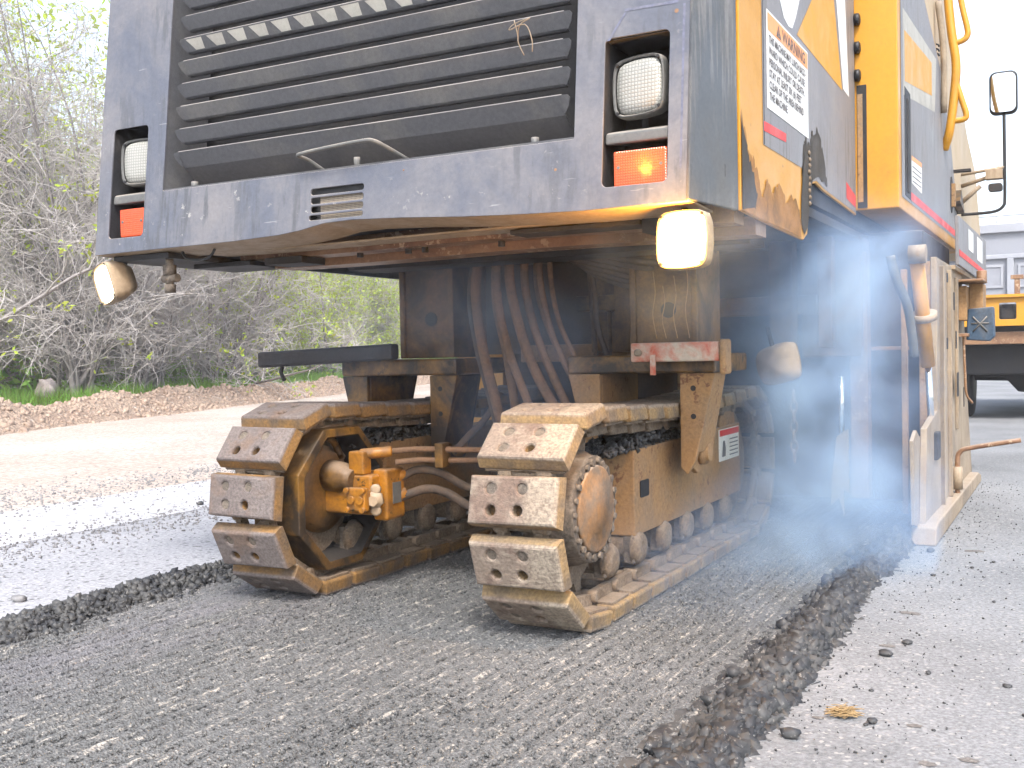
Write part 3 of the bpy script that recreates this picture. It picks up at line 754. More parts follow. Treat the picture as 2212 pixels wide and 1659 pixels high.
build('grab_handle', MB().tube(spline([(-2.50, 3.20, 1.70), (-2.535, 3.135, 1.742), (-2.545, 3.085, 1.752), (-2.50, 3.075, 1.757), (-2.37, 3.072, 1.765), (-2.25, 3.072, 1.770), (-2.20, 3.078, 1.768), (-2.165, 3.12, 1.745), (-2.13, 3.20, 1.71)], 4), 0.0075, 8), M_bezel, MM)
mb = MB(); mb.box(-2.50, -2.255, 3.135, 3.145, 1.50, 1.63); 
build('vent_backing', mb, M_black, MM)
def perf_mat():
    m, t, p = nmat('perforated strip'); L = t.links.new
    tc = N(t, 'ShaderNodeTexCoord'); mp = N(t, 'ShaderNodeMapping'); L(tc.outputs['Object'], mp.inputs[0]); mp.inputs['Scale'].default_value = (170, 0.001, 170)
    vo = N(t, 'ShaderNodeTexVoronoi'); vo.inputs['Randomness'].default_value = 0; vo.inputs['Scale'].default_value = 1; L(mp.outputs[0], vo.inputs['Vector'])
    L(mixc(t, ramp(t, vo.outputs['Distance'], 0.28, 0.36), (0.02, 0.02, 0.02), (0.30, 0.25, 0.19)), p.inputs['Base Color']); p.inputs['Roughness'].default_value = 0.8
    return m
M_perf = perf_mat()
mb = MB(); mb.box(-2.478, -2.262, 3.127, 3.130, 1.507, 1.606)
build('perforated_strip', mb, M_perf, MM)
# wire twisted round a louvre on the right
mb = MB()
mb.tube(spline([(-1.655, 3.165, 2.06), (-1.64, 3.15, 2.10), (-1.60, 3.15, 2.118), (-1.66, 3.152, 2.108), (-1.68, 3.15, 2.09), (-1.62, 3.15, 2.10), (-1.60, 3.16, 2.05), (-1.602, 3.165, 2.01)], 4), 0.0022, 5)
mb.tube(spline([(-1.66, 3.15, 2.12), (-1.648, 3.15, 2.07), (-1.645, 3.15, 2.04), (-1.628, 3.155, 2.0)], 4), 0.0022, 5)
build('tie_wire', mb, M_beige, MM)

# underside
mb = MB(); mb.box(-3.63, -1.0, 3.34, 8.4, 1.56, 1.60); mb.box(-3.62, -1.08, 3.13, 3.35, 1.50, 1.52)
build('belly_plate', mb, M_dark, MM)
def beam(name, y0, y1, z0, z1, mat, x0=-3.30, x1=-1.02, bend=0.0, par=MM, bev=0.012):
    mb = MB(); n = 14; xs = np.linspace(x0, x1, n)
    for i in range(n - 1):
        w0, w1 = [bend * math.sin(3.1 * x + 1) for x in (xs[i], xs[i + 1])]
        mb.hexa([(xs[i], y0, z0 + w0), (xs[i + 1], y0, z0 + w1), (xs[i + 1], y1, z0 + w1), (xs[i], y1, z0 + w0), (xs[i], y0, z1 + w0), (xs[i + 1], y0, z1 + w1), (xs[i + 1], y1, z1 + w1), (xs[i], y1, z1 + w0)])
    return build(name, mb, mat, par)
beam('lower_plate', 3.33, 3.47, 1.449, 1.456, M_bezel2, -3.25, -1.25, 0.003)
beam('cross_beam', 3.50, 3.62, 1.435, 1.50, M_rust, -3.22, -1.02, 0.005)
beam('cross_beam', 3.70, 3.84, 1.410, 1.475, M_rust, -3.20, -1.00, 0.004)
beam('cross_beam', 3.98, 4.20, 1.405, 1.55, M_dark, -3.0, -1.1, 0.0)
for q in ((-3.62, -3.30, 3.16, 3.9, 1.425, 1.45), (-3.45, -3.12, 3.45, 3.60, 1.405, 1.4245), (-3.05, -2.85, 3.46, 3.62, 1.40, 1.43), (-1.80, -1.30, 3.35, 3.48, 1.430, 1.447), (-1.29, -1.22, 3.34, 3.7, 1.40, 1.45)):
    build('under_bracket', MB().box(*q), M_dark, MM, bevel=0.003)
for x in (-2.62, -2.38, -2.30, -1.95, -2.9):
    build('hex_bolt', MB().cyl((x, 3.56, 1.415), (x, 3.56, 1.437), 0.014, 6), M_dark, MM)
build('loose_cable', MB().tube(spline([(-3.26, 3.2, 1.45), (-3.24, 3.2, 1.425), (-3.18, 3.2, 1.412), (-3.11, 3.2, 1.42), (-3.08, 3.2, 1.45)], 5), 0.006, 6), M_black_pl, MM)
mb = MB(); mb.cyl((-3.335, 3.2, 1.46), (-3.335, 3.2, 1.30), 0.016, 10); mb.cyl((-3.335, 3.2, 1.40), (-3.335, 3.2, 1.36), 0.028, 6); mb.cyl((-3.37, 3.2, 1.345), (-3.29, 3.2, 1.345), 0.018, 8); mb.cyl((-3.335, 3.2, 1.32), (-3.335, 3.2, 1.285), 0.023, 6)
build('drain_valve', mb, M_dirt, MM)
for k, (x, y, l) in enumerate(((-1.50, 4.0, .26), (-1.46, 4.0, .2), (-1.42, 4.02, .24), (-1.37, 4.02, .3))):
    build('hanging_wire', MB().tube(spline([(x, y, 1.06 + l), (x + .008, y, 1.06 + l * .66), (x - .004, y, 1.06 + l * .33), (x + .012, y, 1.05)], 4), 0.002, 4), M_ymud, MM)

# right side: yellow panel with decals, X = -0.98
XS = -0.98
def side_plate(name, pts, x, th, mat, parent, bev=0.0, **kw):
    mb = MB(); mb.prism(pts, 'X', x - th, x)
    return build(name, mb, mat, parent, bevel=bev, **kw)
sp = side_plate('side_panel', [(3.452, 1.462), (3.75, 1.452), (4.05, 1.445), (4.345, 1.440), (4.42, 1.47), (4.47, 1.60), (4.52, 1.690), (4.60, 1.705), (4.75, 1.690), (5.52, 1.665), (5.52, ZT + .1), (3.452, ZT + .1)], XS, 0.012, M_yellow, MM, 0.003)
def decal(name, pts, mat, parent, x=XS, d=0.0015):
    mb = MB(); mb.poly([(x + d, a, b) for a, b in pts])
    return build(name, mb, mat, parent)
decal('grey_field', [(3.737, 1.727), (4.36, 1.73), (4.52, 1.700), (4.60, 1.715), (4.75, 1.700), (5.51, 1.675), (5.51, ZT + .09), (3.737, ZT + .09)], M_grey, sp)
decal('red_stripe', [(3.745, 1.777), (4.07, 1.789), (4.072, 1.822), (3.745, 1.812)], M_red, sp, d=0.0026)
decal('red_stripe', [(5.26, 1.72), (5.50, 1.70), (5.505, 1.76), (5.36, 1.782), (5.262, 1.80)], M_red, sp, d=0.0026)
decal('white_emblem', [(3.976, 2.36), (4.0, 2.31), (4.06, 2.26), (4.13, 2.245), (4.191, 2.253), (4.25, 2.31), (4.32, 2.40), (4.46, 2.62), (4.46, 3.1), (3.976, 3.1)], M_white, sp, d=0.0026)
M_dyel = worn('yellow decal', (0.56, 0.27, 0.025), dirt=(0.7, 0.36, 0.05), amt=0.2, scale=5, rough=0.45, bump=0.02, fine=0.04)
decal('yellow_emblem', [(4.268, 2.249), (5.183, 2.220), (5.0, 2.62), (4.85, 3.0), (4.60, 3.0), (4.544, 2.464)], M_dyel, sp, d=0.0026)
decal('white_emblem', [(5.205, 2.232), (5.35, 2.222), (5.20, 3.1), (4.95, 3.1), (5.06, 2.62)], M_white, sp, d=0.0030)
# oil run down the panel and along its lower corner
orng = random.Random(5)
def ragged(pts, amp, nsub):
    out = []
    for i in range(len(pts)):
        a, b = pts[i], pts[(i + 1) % len(pts)]
        k = nsub if len(a) == 2 else 1
        for j in range(k):
            t = j / k
            x = a[0] + (b[0] - a[0]) * t; y = a[1] + (b[1] - a[1]) * t
            if k > 1: x += orng.uniform(-amp, amp) * .6; y += orng.uniform(-amp, amp)
            out.append((x, y))
    return out
decal('oil_stain', [(4.36, 1.462), (4.42, 1.50), (4.462, 1.605), (4.52, 1.705)] + ragged([(4.58, 1.715), (4.82, 1.73), (4.75, 1.85), (4.62, 1.93), (4.52, 1.905), (4.46, 1.84), (4.40, 1.86), (4.36, 1.80), (4.33, 1.72), (4.33, 1.66)], .02, 6)[:-6] + [(4.31, 1.62), (4.30, 1.50)], M_oil, sp, d=0.0032)
decal('oil_stain', [(3.455, 1.464), (3.75, 1.455), (4.05, 1.450), (4.3, 1.446)] + ragged([(4.31, 1.50), (4.20, 1.60), (4.05, 1.56), (3.95, 1.61), (3.85, 1.56), (3.78, 1.60), (3.70, 1.52), (3.66, 1.60), (3.60, 1.66), (3.53, 1.69), (3.48, 1.76)], .018, 5)[:-5] + [(3.455, 1.80)], M_oilbrown, sp, d=0.0036)
decal('oil_stain', [(3.455, 1.466)] + ragged([(3.60, 1.475), (3.64, 1.53), (3.60, 1.60), (3.54, 1.64), (3.50, 1.72)], .014, 5)[:-5] + [(3.455, 1.76)], M_oil, sp, d=0.0040)
# bent yellow strip at the front edge is the same sheet; a fold line
build('panel_fold', MB().box(XS - 0.002, XS + 0.0022, 3.748, 3.756, 1.73, ZT), M_dark, MM)
# warning sign
mb = MB(); mb.box(XS, XS + 0.0035, 3.80, 4.45, 1.868, 2.222)
sign = build('warning_sign', mb, M_white, MM)
decal('sign_header', [(3.808, 2.150), (4.442, 2.150), (4.442, 2.214), (3.808, 2.214)], M_orangeD, sign, XS + .0035, .0008)
def sx(y0, z0, x=XS + 0.0035 + 0.0018): return lambda u, v, w: (x, y0 + u, z0 + v)
def sign_text(txt, size, y0, z0, par, mat=M_ink, x=XS + .0053, name='lettering', wide=1.0):
    v, f = text_mesh(txt, size, lambda u, v_, w: (x, y0 + u * wide, z0 + v_))
    return build(name, MB().add(v, f), mat, par)
sign_text('WARNING', 0.062, 4.02, 2.160, sign, wide=1.25)
mb = MB(); mb.poly([(XS + .0053, 3.93, 2.158), (XS + .0053, 4.0, 2.158), (XS + .0053, 3.965, 2.206)]); build('warning_triangle', mb, M_ink, sign)
mb = MB(); mb.poly([(XS + .0060, 3.961, 2.172), (XS + .0060, 3.969, 2.172), (XS + .0060, 3.968, 2.193), (XS + .0060, 3.962, 2.193)]); mb.poly([(XS + .0060, 3.961, 2.162), (XS + .0060, 3.969, 2.162), (XS + .0060, 3.969, 2.168), (XS + .0060, 3.961, 2.168)]); build('exclamation_mark', mb, M_orangeD, sign)
for i, tx in enumerate(('THIS MACHINE MAY LURCH BACK-', 'WARD WHICH COULD CAUSE', 'PERSONAL INJURY OR DEATH.', 'STAY AT LEAST SIX (6) FEET', 'CLEAR OF THE AREA BEHIND', 'THE MACHINE.')):
    sign_text(tx, 0.040, 3.822, 2.108 - 0.041 * i, sign, wide=(0.92 if i == 0 else 1.02))
# weld bead and slotted foot of the panel
mb = MB()
for k in range(9): mb.lathe((XS + .004, 4.455 + .006 * math.sin(k * 2.1), 1.60 + .026 * k), (1, 0, 0), [(-.006, .012), (.004, .010), (.008, .002)], 7)
build('weld_bead', mb, M_mudsteel, MM)

# second, prouder box on the right: yellow front face, grey decal side
BX0, BX1, BY0, BY1, BZ = -0.985, -0.775, 5.53, 8.56, 1.69
mb = MB()
yz = [(BY0, BZ), (BY1, BZ), (8.33, 2.083), (7.95, 2.493), (7.39, 2.815), (6.6, 3.03), (BY0, 3.10)]
mb.prism([(y, z) for y, z in yz], 'X', BX0, BX1)
bx = build('side_box', mb, M_yellow, MM, bevel=0.006)
def dec2(name, pts, mat, d=0.002): return decal(name, pts, mat, bx, BX1, d)
dec2('grey_field', [(5.62, 1.755), (8.50, 1.765), (8.31, 2.083), (7.93, 2.48), (7.37, 2.80), (6.6, 3.01), (5.62, 3.08)], M_grey)
dec2('red_stripe', [(5.95, 1.775), (8.50, 1.785), (8.475, 1.83), (5.95, 1.818)], M_red, .003)
dec2('white_label', [(5.975, 1.87), (6.39, 1.862), (6.39, 2.008), (5.975, 1.99)], M_white, .003)
dec2('orange_label_band', [(5.975, 1.992), (6.39, 2.010), (6.39, 2.035), (5.975, 2.015)], M_orangeD, .0032)
for k in range(4): dec2('label_line', [(6.0, 1.965 - .026 * k), (6.36, 1.975 - .026 * k), (6.36, 1.968 - .026 * k), (6.0, 1.958 - .026 * k)], M_ink, .0036)
dec2('pale_lettering', [(5.75, 2.62), (6.9, 2.72), (6.9, 2.52), (5.75, 2.36)], M_dyel, .003)
dec2('pale_field', [(5.70, 2.72), (7.15, 2.80), (7.05, 2.45), (5.70, 2.28)], M_cream, .0024)
mb = MB(); mb.box(BX1, BX1 + .004, 5.735, 5.94, 1.775, 2.33); build('dark_slot', mb, M_black, bx)
mb = MB(); mb.box(BX1 + .004, BX1 + .007, 5.80, 5.86, 1.80, 2.28); build('slot_bar', mb, M_dark, bx)
mb = MB(); mb.box(-0.972, -0.925, BY0 - .004, BY0 - .0005, 1.70, 2.315); build('front_slot', mb, M_black, bx)
mb = MB(); mb.box(-0.969, -0.944, BY0 - .007, BY0 - .0045, 1.73, 2.27); build('slot_bar', mb, M_ymud, bx)
for z in (2.50, 2.362, 2.64, 2.90): build('hinge_knob', MB().lathe((-0.975, BY0 - .02, z), (1, 0, 0), [(0, .03), (.02, .03), (.026, .02)], 14), M_black_pl, MM)
# latch on the far end of the box
mb = MB(); mb.prism(rr(7.93, 1.93, 8.06, 2.18, .05), 'X', BX1, BX1 + .006); lt = build('latch', mb, M_dark, MM)
mb = MB(); mb.box(BX1 + .006, BX1 + .03, 7.97, 8.02, 1.97, 2.13); build('latch_lever', mb, M_ymud, lt)
mb = MB(); mb.prism([(8.1, 2.02), (8.42, 1.965), (8.42, 1.985), (8.2, 2.11)], 'X', BX1 - .03, BX1 + .05); build('open_flap', mb, M_yoily, MM)
mb = MB(); mb.box(BX1 - .02, BX1 + .11, 8.2, 8.28, 2.245, 2.26); build('small_step', mb, M_dark, MM)
# narrow second panel with stripe, further back
P2 = [(6.60, 1.466), (8.65, 1.456), (8.68, 1.777), (6.60, 1.75)]
p2 = side_plate('rear_side_panel', P2, -0.60, 0.02, M_grey, MM, 0.003)
decal('red_stripe', [(6.61, 1.52), (8.64, 1.51), (8.645, 1.545), (6.61, 1.555)], M_red, p2, -0.60, .002)
decal('white_label', [(7.2, 1.60), (7.55, 1.60), (7.55, 1.73), (7.2, 1.73)], M_white, p2, -0.60, .002)
decal('white_label', [(7.85, 1.58), (8.3, 1.58), (8.3, 1.74), (7.85, 1.74)], M_white, p2, -0.60, .002)
mb = MB(); mb.box(-0.72, -0.62, 6.6, 8.6, 1.44, 1.465); build('panel_ledge', mb, M_bezel2, MM, bevel=.003)
# pale rear hull
mb = MB(); mb.prism([(8.57, 1.8), (10.85, 1.8), (10.85, 2.08), (10.4, 2.55), (9.6, 2.75), (8.9, 3.02), (8.3, 3.35), (6.5, 3.5), (6.5, 3.0), (8.57, 2.1)], 'X', -2.4, -0.80)
build('rear_hull', mb, M_pale, MM, bevel=0.01)
# body box above (closes the machine behind the cowl)
mb = MB(); mb.box(-3.62, -1.0, 3.55, 8.5, 1.62, 3.02); build('engine_housing', mb, M_dark, MM)
mb = MB(); mb.box(-3.66, -0.99, 3.32, 8.5, 3.055, 3.10); build('deck', mb, M_yellow, MM)
# handrails
def rail(pts, r=0.019, mat=None): return build('handrail', MB().tube(spline(pts, 6), r, 10), mat or M_yellow, MM)
rail([(-0.76, 7.5, 3.6), (-0.72, 7.5, 3.10), (-0.69, 7.5, 2.85), (-0.70, 7.5, 2.66), (-0.73, 7.5, 2.42), (-0.77, 7.55, 2.30)], 0.028)
rail([(-0.70, 7.5, 3.6), (-0.655, 7.5, 3.24), (-0.62, 7.5, 3.06), (-0.622, 7.5, 3.01), (-0.65, 7.5, 2.985), (-0.72, 7.5, 2.972)])
rail([(-0.69, 7.5, 2.72), (-0.65, 7.5, 2.58), (-0.63, 7.5, 2.505), (-0.645, 7.5, 2.475), (-0.72, 7.5, 2.47)])
rail([(-0.775, 7.3, 3.2), (-0.745, 7.3, 2.9), (-0.75, 7.35, 2.5)], 0.02, M_beige)
mb = MB()
for dz in (0, .03, .06): mb.tube([(-0.80 + .02 * math.cos(a), 7.4, 2.88 + dz + .02 * math.sin(a)) for a in np.linspace(0, 5, 8)], .006, 5)
build('cable_coil', mb, M_black_pl, MM)
# mirror and its arm
mr = build('mirror_arm', MB().tube(spline([(-0.49, 9.02, 2.80), (-0.488, 9.02, 2.45), (-0.488, 9.02, 2.14), (-0.50, 9.02, 2.07), (-0.555, 9.02, 2.035), (-0.66, 9.02, 2.027), (-0.80, 9.02, 2.027)], 5), 0.012, 8), M_black_pl, MM)
mb = MB(); v, f = plate(rr(-0.10, -0.165, 0.10, 0.165, 0.05, 5), [], 0.04, 0.012, lambda u, v_, w: (-0.493 + u, 9.0 + w - 0.01 * (v_ / .16), 2.938 + v_)); mb.add(v, f)
mh = build('mirror_housing', mb, M_black_pl, mr)
mb = MB(); mb.prism(rr(-0.493 - .086, 2.938 - .148, -0.493 + .086, 2.938 + .148, 0.042, 5), 'Y', 8.986, 8.9945); mb.v = [(x, y - 0.035 * ((z - 2.938) / .15) * 0 - .0, z) for x, y, z in mb.v]
build('mirror_glass', mb, M_mirror, mr)
mb = MB(); mb.tube([(-0.80, 9.02, 2.34), (-0.49, 9.02, 2.37)], .012, 6); mb.tube([(-0.80, 9.02, 2.25), (-0.60, 9.0, 2.30), (-0.52, 9.0, 2.37)], .016, 6); mb.box(-0.62, -0.50, 8.95, 9.05, 2.28, 2.35)
mb.tube([(-0.80, 9.02, 2.12), (-0.66, 9.02, 2.24)], .018, 6)
build('mirror_bracket', mb, M_beige, MM)
mb = MB(); mb.prism(rr(-0.60, 2.18, -0.50, 2.24, .02), 'Y', 8.93, 9.0); build('small_lamp', mb, M_dark, MM)

# drum side plate (skid) with ribs, cylinder, rod
SK = -0.64
mb = MB(); mb.prism([(5.32, 0.10), (7.86, 0.07), (7.60, 0.55), (7.42, 0.95), (7.30, 1.30), (7.2, 1.46), (5.86, 1.46), (5.84, 0.66), (5.40, 0.60)], 'X', SK - .03, SK)
sk = build('drum_side_plate', mb, M_beige, MM, bevel=.004)
mb = MB()
mb.prism([(5.25, 0.058), (7.88, 0.058), (7.86, 0.11), (7.7, 0.14), (5.36, 0.155), (5.28, 0.14)], 'X', SK - .06, SK + .055)
build('skid_shoe', mb, M_beige, sk, bevel=.008)
mb = MB()
for y in (5.98, 6.34): mb.prism([(y, .15), (y + .035, .15), (y + .035 - .0, 1.42), (y, 1.42)], 'X', SK, SK + .022)
mb.box(SK, SK + .018, 6.75, 6.80, .5, 1.4)
build('stiffening_rib', mb, M_beige, sk, bevel=.003)
mb = MB()
for (y, z, w, h) in ((6.6, .70, .10, .14), (6.45, 1.2, .05, .10), (6.08, .98, .05, .06), (6.55, .98, .05, .1), (7.0, .62, .03, .12), (6.1, 1.34, .05, .05)): mb.box(SK + .0225, SK + .026, y, y + w, z, z + h)
build('dark_slot', mb, M_dark, sk)
mb = MB(); mb.prism([(5.20, .16), (5.36, .12), (5.40, .56), (5.28, .60), (5.16, .56)], 'X', SK - .05, SK - .031); build('front_guard', mb, M_beige, sk, bevel=.004)
mb = MB(); mb.box(SK - .09, SK - .031, 5.86, 5.9, .12, 1.44); build('front_shield', mb, M_ymud, sk, bevel=.004)
mb = MB(); mb.box(SK - .17, SK - .14, 5.80, 5.84, .12, 1.40); build('shield_bar', mb, M_ymud, sk, bevel=.004)
mb = MB(); mb.cyl((-0.69, 5.46, 1.46), (-0.665, 5.68, 0.90), 0.035, 16); 
lc = build('lift_cylinder', mb, M_yellow, MM)
mb = MB(); mb.cyl((-0.665, 5.68, 0.90), (-0.655, 5.74, 0.52), 0.017, 12); build('cylinder_rod', mb, M_chrome, lc)
mb = MB(); mb.lathe((-0.672, 5.60, 1.15), (0.04, .36, -.92), [(-.015, .055), (-.015, .062), (.02, .062), (.02, .055)], 18); build('hose_clamp', mb, M_bezel2, lc)
mb = MB(); mb.cyl((-0.72, 5.44, 1.445), (-0.64, 5.44, 1.445), .045, 14); build('cylinder_pin', mb, M_beige, lc)
mb = MB(); mb.box(-0.69, -0.62, 5.68, 5.80, .42, .56); build('rod_clevis', mb, M_dark, lc, bevel=.006)
build('hydraulic_hose', MB().tube(spline([(-0.80, 5.40, 1.44), (-0.775, 5.42, 1.33), (-0.735, 5.48, 1.20), (-0.72, 5.54, 1.05), (-0.715, 5.58, .95)], 5), 0.022, 8), M_bezel, MM)
mb = MB(); mb.tube(spline([(SK + .03, 6.53, 0.12), (SK + .03, 6.53, .33), (SK + .045, 6.53, .385), (SK + .10, 6.53, .41), (SK + .36, 6.53, .46)], 5), .014, 8); lv = build('lever_rod', mb, M_rust, MM)
mb = MB(); mb.cyl((SK + .03, 6.53, .17), (SK + .03, 6.53, .30), .028, 10); build('rod_sleeve', mb, M_beige, lv)
# boxes and a small lamp on the plate's upper rear
mb = MB(); mb.box(SK, SK + .05, 6.95, 7.2, 1.15, 1.36); mb.box(SK + .05, SK + .13, 7.1, 7.35, 1.22, 1.38); build('valve_block', mb, M_ymud, MM, bevel=.006)
build('bracket_plate', MB().box(SK, SK + .06, 6.9, 7.1, 1.05, 1.07), M_rust, MM, bevel=.003)
mb = MB(); mb.box(SK, SK + .15, 6.85, 7.18, 1.381, 1.394); mb.cyl((SK + .12, 7.15, 1.38), (SK + .12, 7.15, 1.46), .03, 10); build('bracket_plate', mb, M_rust, MM, bevel=.003)
mb = MB(); mb.prism([(-0.60, 1.03), (-0.47, 1.02), (-0.44, 1.05), (-0.445, 1.23), (-0.59, 1.22)], 'Y', 7.0, 7.1); sn = build('sensor_box', mb, worn('blue black sensor', (0.03, 0.06, 0.10), amt=.3, dust_lit_amt=.4), MM, bevel=.008)
mb = MB()
for a in (0, 1): mb.tube([(-0.56, 6.996, 1.08 + .09 * a), (-0.48, 6.996, 1.17 - .09 * a)], .005, 5)
mb.tube([(-0.57, 6.996, 1.13), (-0.47, 6.996, 1.13)], .004, 5); build('wire_guard', mb, M_bezel, sn)
build('side_cable', MB().tube(spline([(-0.61, 6.95, 1.06), (-0.605, 6.97, .85), (-0.60, 7.0, .70), (-0.57, 7.05, .64)], 5), .008, 6), M_rust, MM)

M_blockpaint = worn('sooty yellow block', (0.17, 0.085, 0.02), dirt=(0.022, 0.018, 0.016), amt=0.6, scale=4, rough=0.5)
M_shadebrown = worn('shade-dark brown steel', (0.06, 0.035, 0.018), dirt=(0.012, 0.012, 0.014), amt=0.6, scale=2.5, rough=0.6)  # drum housing colour kept dark to hold the shade behind the tracks
for k, (x0, x1, y0, y1, z0, z1) in enumerate(((-2.30, -2.20, 5.45, 5.6, .3, 1.0), (-1.95, -1.2, 5.62, 5.68, 1.18, 1.28), (-1.95, -1.80, 5.55, 5.7, .75, 1.18), (-1.42, -1.30, 5.5, 5.62, .85, 1.56), (-2.9, -2.4, 5.5, 5.6, .95, 1.05), (-1.15, -1.08, 5.4, 5.5, 1.0, 1.56))):
    build('frame_member', MB().box(x0, x1, y0, y1, z0, z1), M_blockpaint if k % 2 else M_ymud, MM, bevel=.006)
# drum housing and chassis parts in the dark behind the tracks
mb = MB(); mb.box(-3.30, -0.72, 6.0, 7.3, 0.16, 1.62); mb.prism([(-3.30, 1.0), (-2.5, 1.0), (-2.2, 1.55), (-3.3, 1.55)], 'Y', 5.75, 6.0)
build('drum_housing', mb, M_shadebrown, MM, bevel=.01)
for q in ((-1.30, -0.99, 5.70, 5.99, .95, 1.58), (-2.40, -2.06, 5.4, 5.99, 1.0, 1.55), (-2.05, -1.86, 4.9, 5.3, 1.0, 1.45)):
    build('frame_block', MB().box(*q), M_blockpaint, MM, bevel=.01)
mb = MB(); mb.box(-1.06, -0.97, 5.75, 5.86, .2, 1.5); mb.box(-1.0, -0.72, 5.90, 5.97, .98, 1.0); build('door_frame', mb, M_rust, MM, bevel=.004)
mb = MB(); mb.cyl((-1.02, 5.3, .86), (-1.02, 5.3, .58), .014, 10); rd = build('scraper_rod', mb, M_chrome, MM)
mb = MB(); mb.prism([(-1.045, .56), (-0.99, .60), (-0.985, .28), (-1.01, .30), (-1.012, .17), (-1.035, .26), (-1.075, .22), (-1.07, .35)], 'Y', 5.29, 5.32); build('hook_blade', mb, M_beige, rd, bevel=.003)
mb = MB()
for k in range(7):
    c = Vector((-1.30, 5.5, .75 - .052 * k)); pts = []
    for a in np.linspace(0, 2 * PI, 13):
        u, w_ = .017 * math.cos(a), .033 * math.sin(a)
        pts.append(c + (Vector((u, 0, w_)) if k % 2 else Vector((0, u, w_))))
    mb.tube(pts, .006, 6, caps=False)
build('chain', mb, M_rust, MM)
# orange left rear leg lit from outside
mb = MB(); mb.box(-3.58, -3.24, 5.9, 6.0, .3, 1.62); build('rear_leg_plate', mb, M_yellow, MM, bevel=.004)
build('leg_hose', MB().tube(spline([(-3.42, 5.85, 1.5), (-3.46, 5.85, 1.3), (-3.44, 5.85, 1.15), (-3.47, 5.85, 1.0)], 5), .02, 8), M_hosed, MM)
build('leg_tube', MB().tube([(-3.35, 5.8, 1.55), (-3.35, 5.8, 1.0)], .05, 12), M_bezel, MM)
mb = MB(); mb.box(-2.35, -2.10, 5.1, 5.35, 1.22, 1.30); mb.cyl((-2.2, 5.2, 1.3), (-2.2, 5.2, .95), .012, 8); build('rod_bracket', mb, M_yoily, MM, bevel=.004)

# hoses hanging between the tracks
def hose(pts, r=0.021, mat=None, par=MM, name='hydraulic_hose'): return build(name, MB().tube(spline(pts, 7), r, 10), mat or M_hose, par)
hose([(-2.47, 4.3, 1.50), (-2.50, 4.3, 1.30), (-2.46, 4.28, 1.05), (-2.38, 4.25, .80), (-2.30, 4.25, .50)], .025)
hose([(-2.43, 4.4, 1.50), (-2.45, 4.4, 1.35), (-2.42, 4.4, 1.1), (-2.34, 4.4, .85), (-2.30, 4.4, .5)], .018, M_hosed)
hose([(-2.38, 4.3, 1.50), (-2.39, 4.3, 1.25), (-2.34, 4.3, 1.0), (-2.30, 4.3, .75), (-2.26, 4.3, .5)], .022)
hose([(-2.29, 4.25, 1.50), (-2.285, 4.25, 1.30), (-2.22, 4.25, 1.05), (-2.13, 4.25, .85), (-2.02, 4.3, .65)], .024)
hose([(-2.235, 4.3, 1.50), (-2.235, 4.3, 1.30), (-2.18, 4.3, 1.08), (-2.08, 4.3, .85), (-2.0, 4.35, .65)], .020)
hose([(-2.20, 4.35, 1.50), (-2.20, 4.35, 1.30), (-2.14, 4.35, 1.10), (-2.02, 4.38, .83), (-1.95, 4.4, .65)], .013)
hose([(-2.16, 4.3, 1.50), (-2.155, 4.3, 1.32), (-2.10, 4.3, 1.08), (-1.99, 4.33, .83)], .015)
hose([(-2.05, 4.6, 1.48), (-2.04, 4.6, 1.25), (-2.02, 4.6, 1.0), (-2.0, 4.6, .8)], .011, M_hosed)
hose([(-2.52, 4.35, 1.50), (-2.56, 4.35, 1.28), (-2.52, 4.33, 1.05), (-2.43, 4.3, .78), (-2.36, 4.3, .5)], .016, M_hosed)
hose([(-2.335, 4.22, 1.50), (-2.34, 4.22, 1.28), (-2.29, 4.22, 1.03), (-2.20, 4.22, .80), (-2.12, 4.25, .58)], .020)
hose([(-2.11, 4.3, 1.50), (-2.10, 4.3, 1.30), (-2.05, 4.3, 1.10), (-1.93, 4.33, .86)], .012, M_hose)
hose([(-2.02, 4.5, 1.50), (-1.98, 4.5, 1.30), (-1.96, 4.5, 1.10), (-1.88, 4.5, .9)], .014, M_hosed)
for k in range(6):
    hose([(-2.2 + .02 * k, 4.25 + .04 * k, 1.47), (-1.95, 4.3 + .04 * k, 1.455 - .02 * k), (-1.7, 4.35 + .04 * k, 1.40 - .025 * k), (-1.45, 4.5 + .04 * k, 1.36 - .02 * k)], .016, M_hosed)
hose([(-2.40, 4.35, .82), (-2.46, 4.3, .70), (-2.50, 4.2, .62), (-2.55, 4.15, .55)], .016, M_hosed)

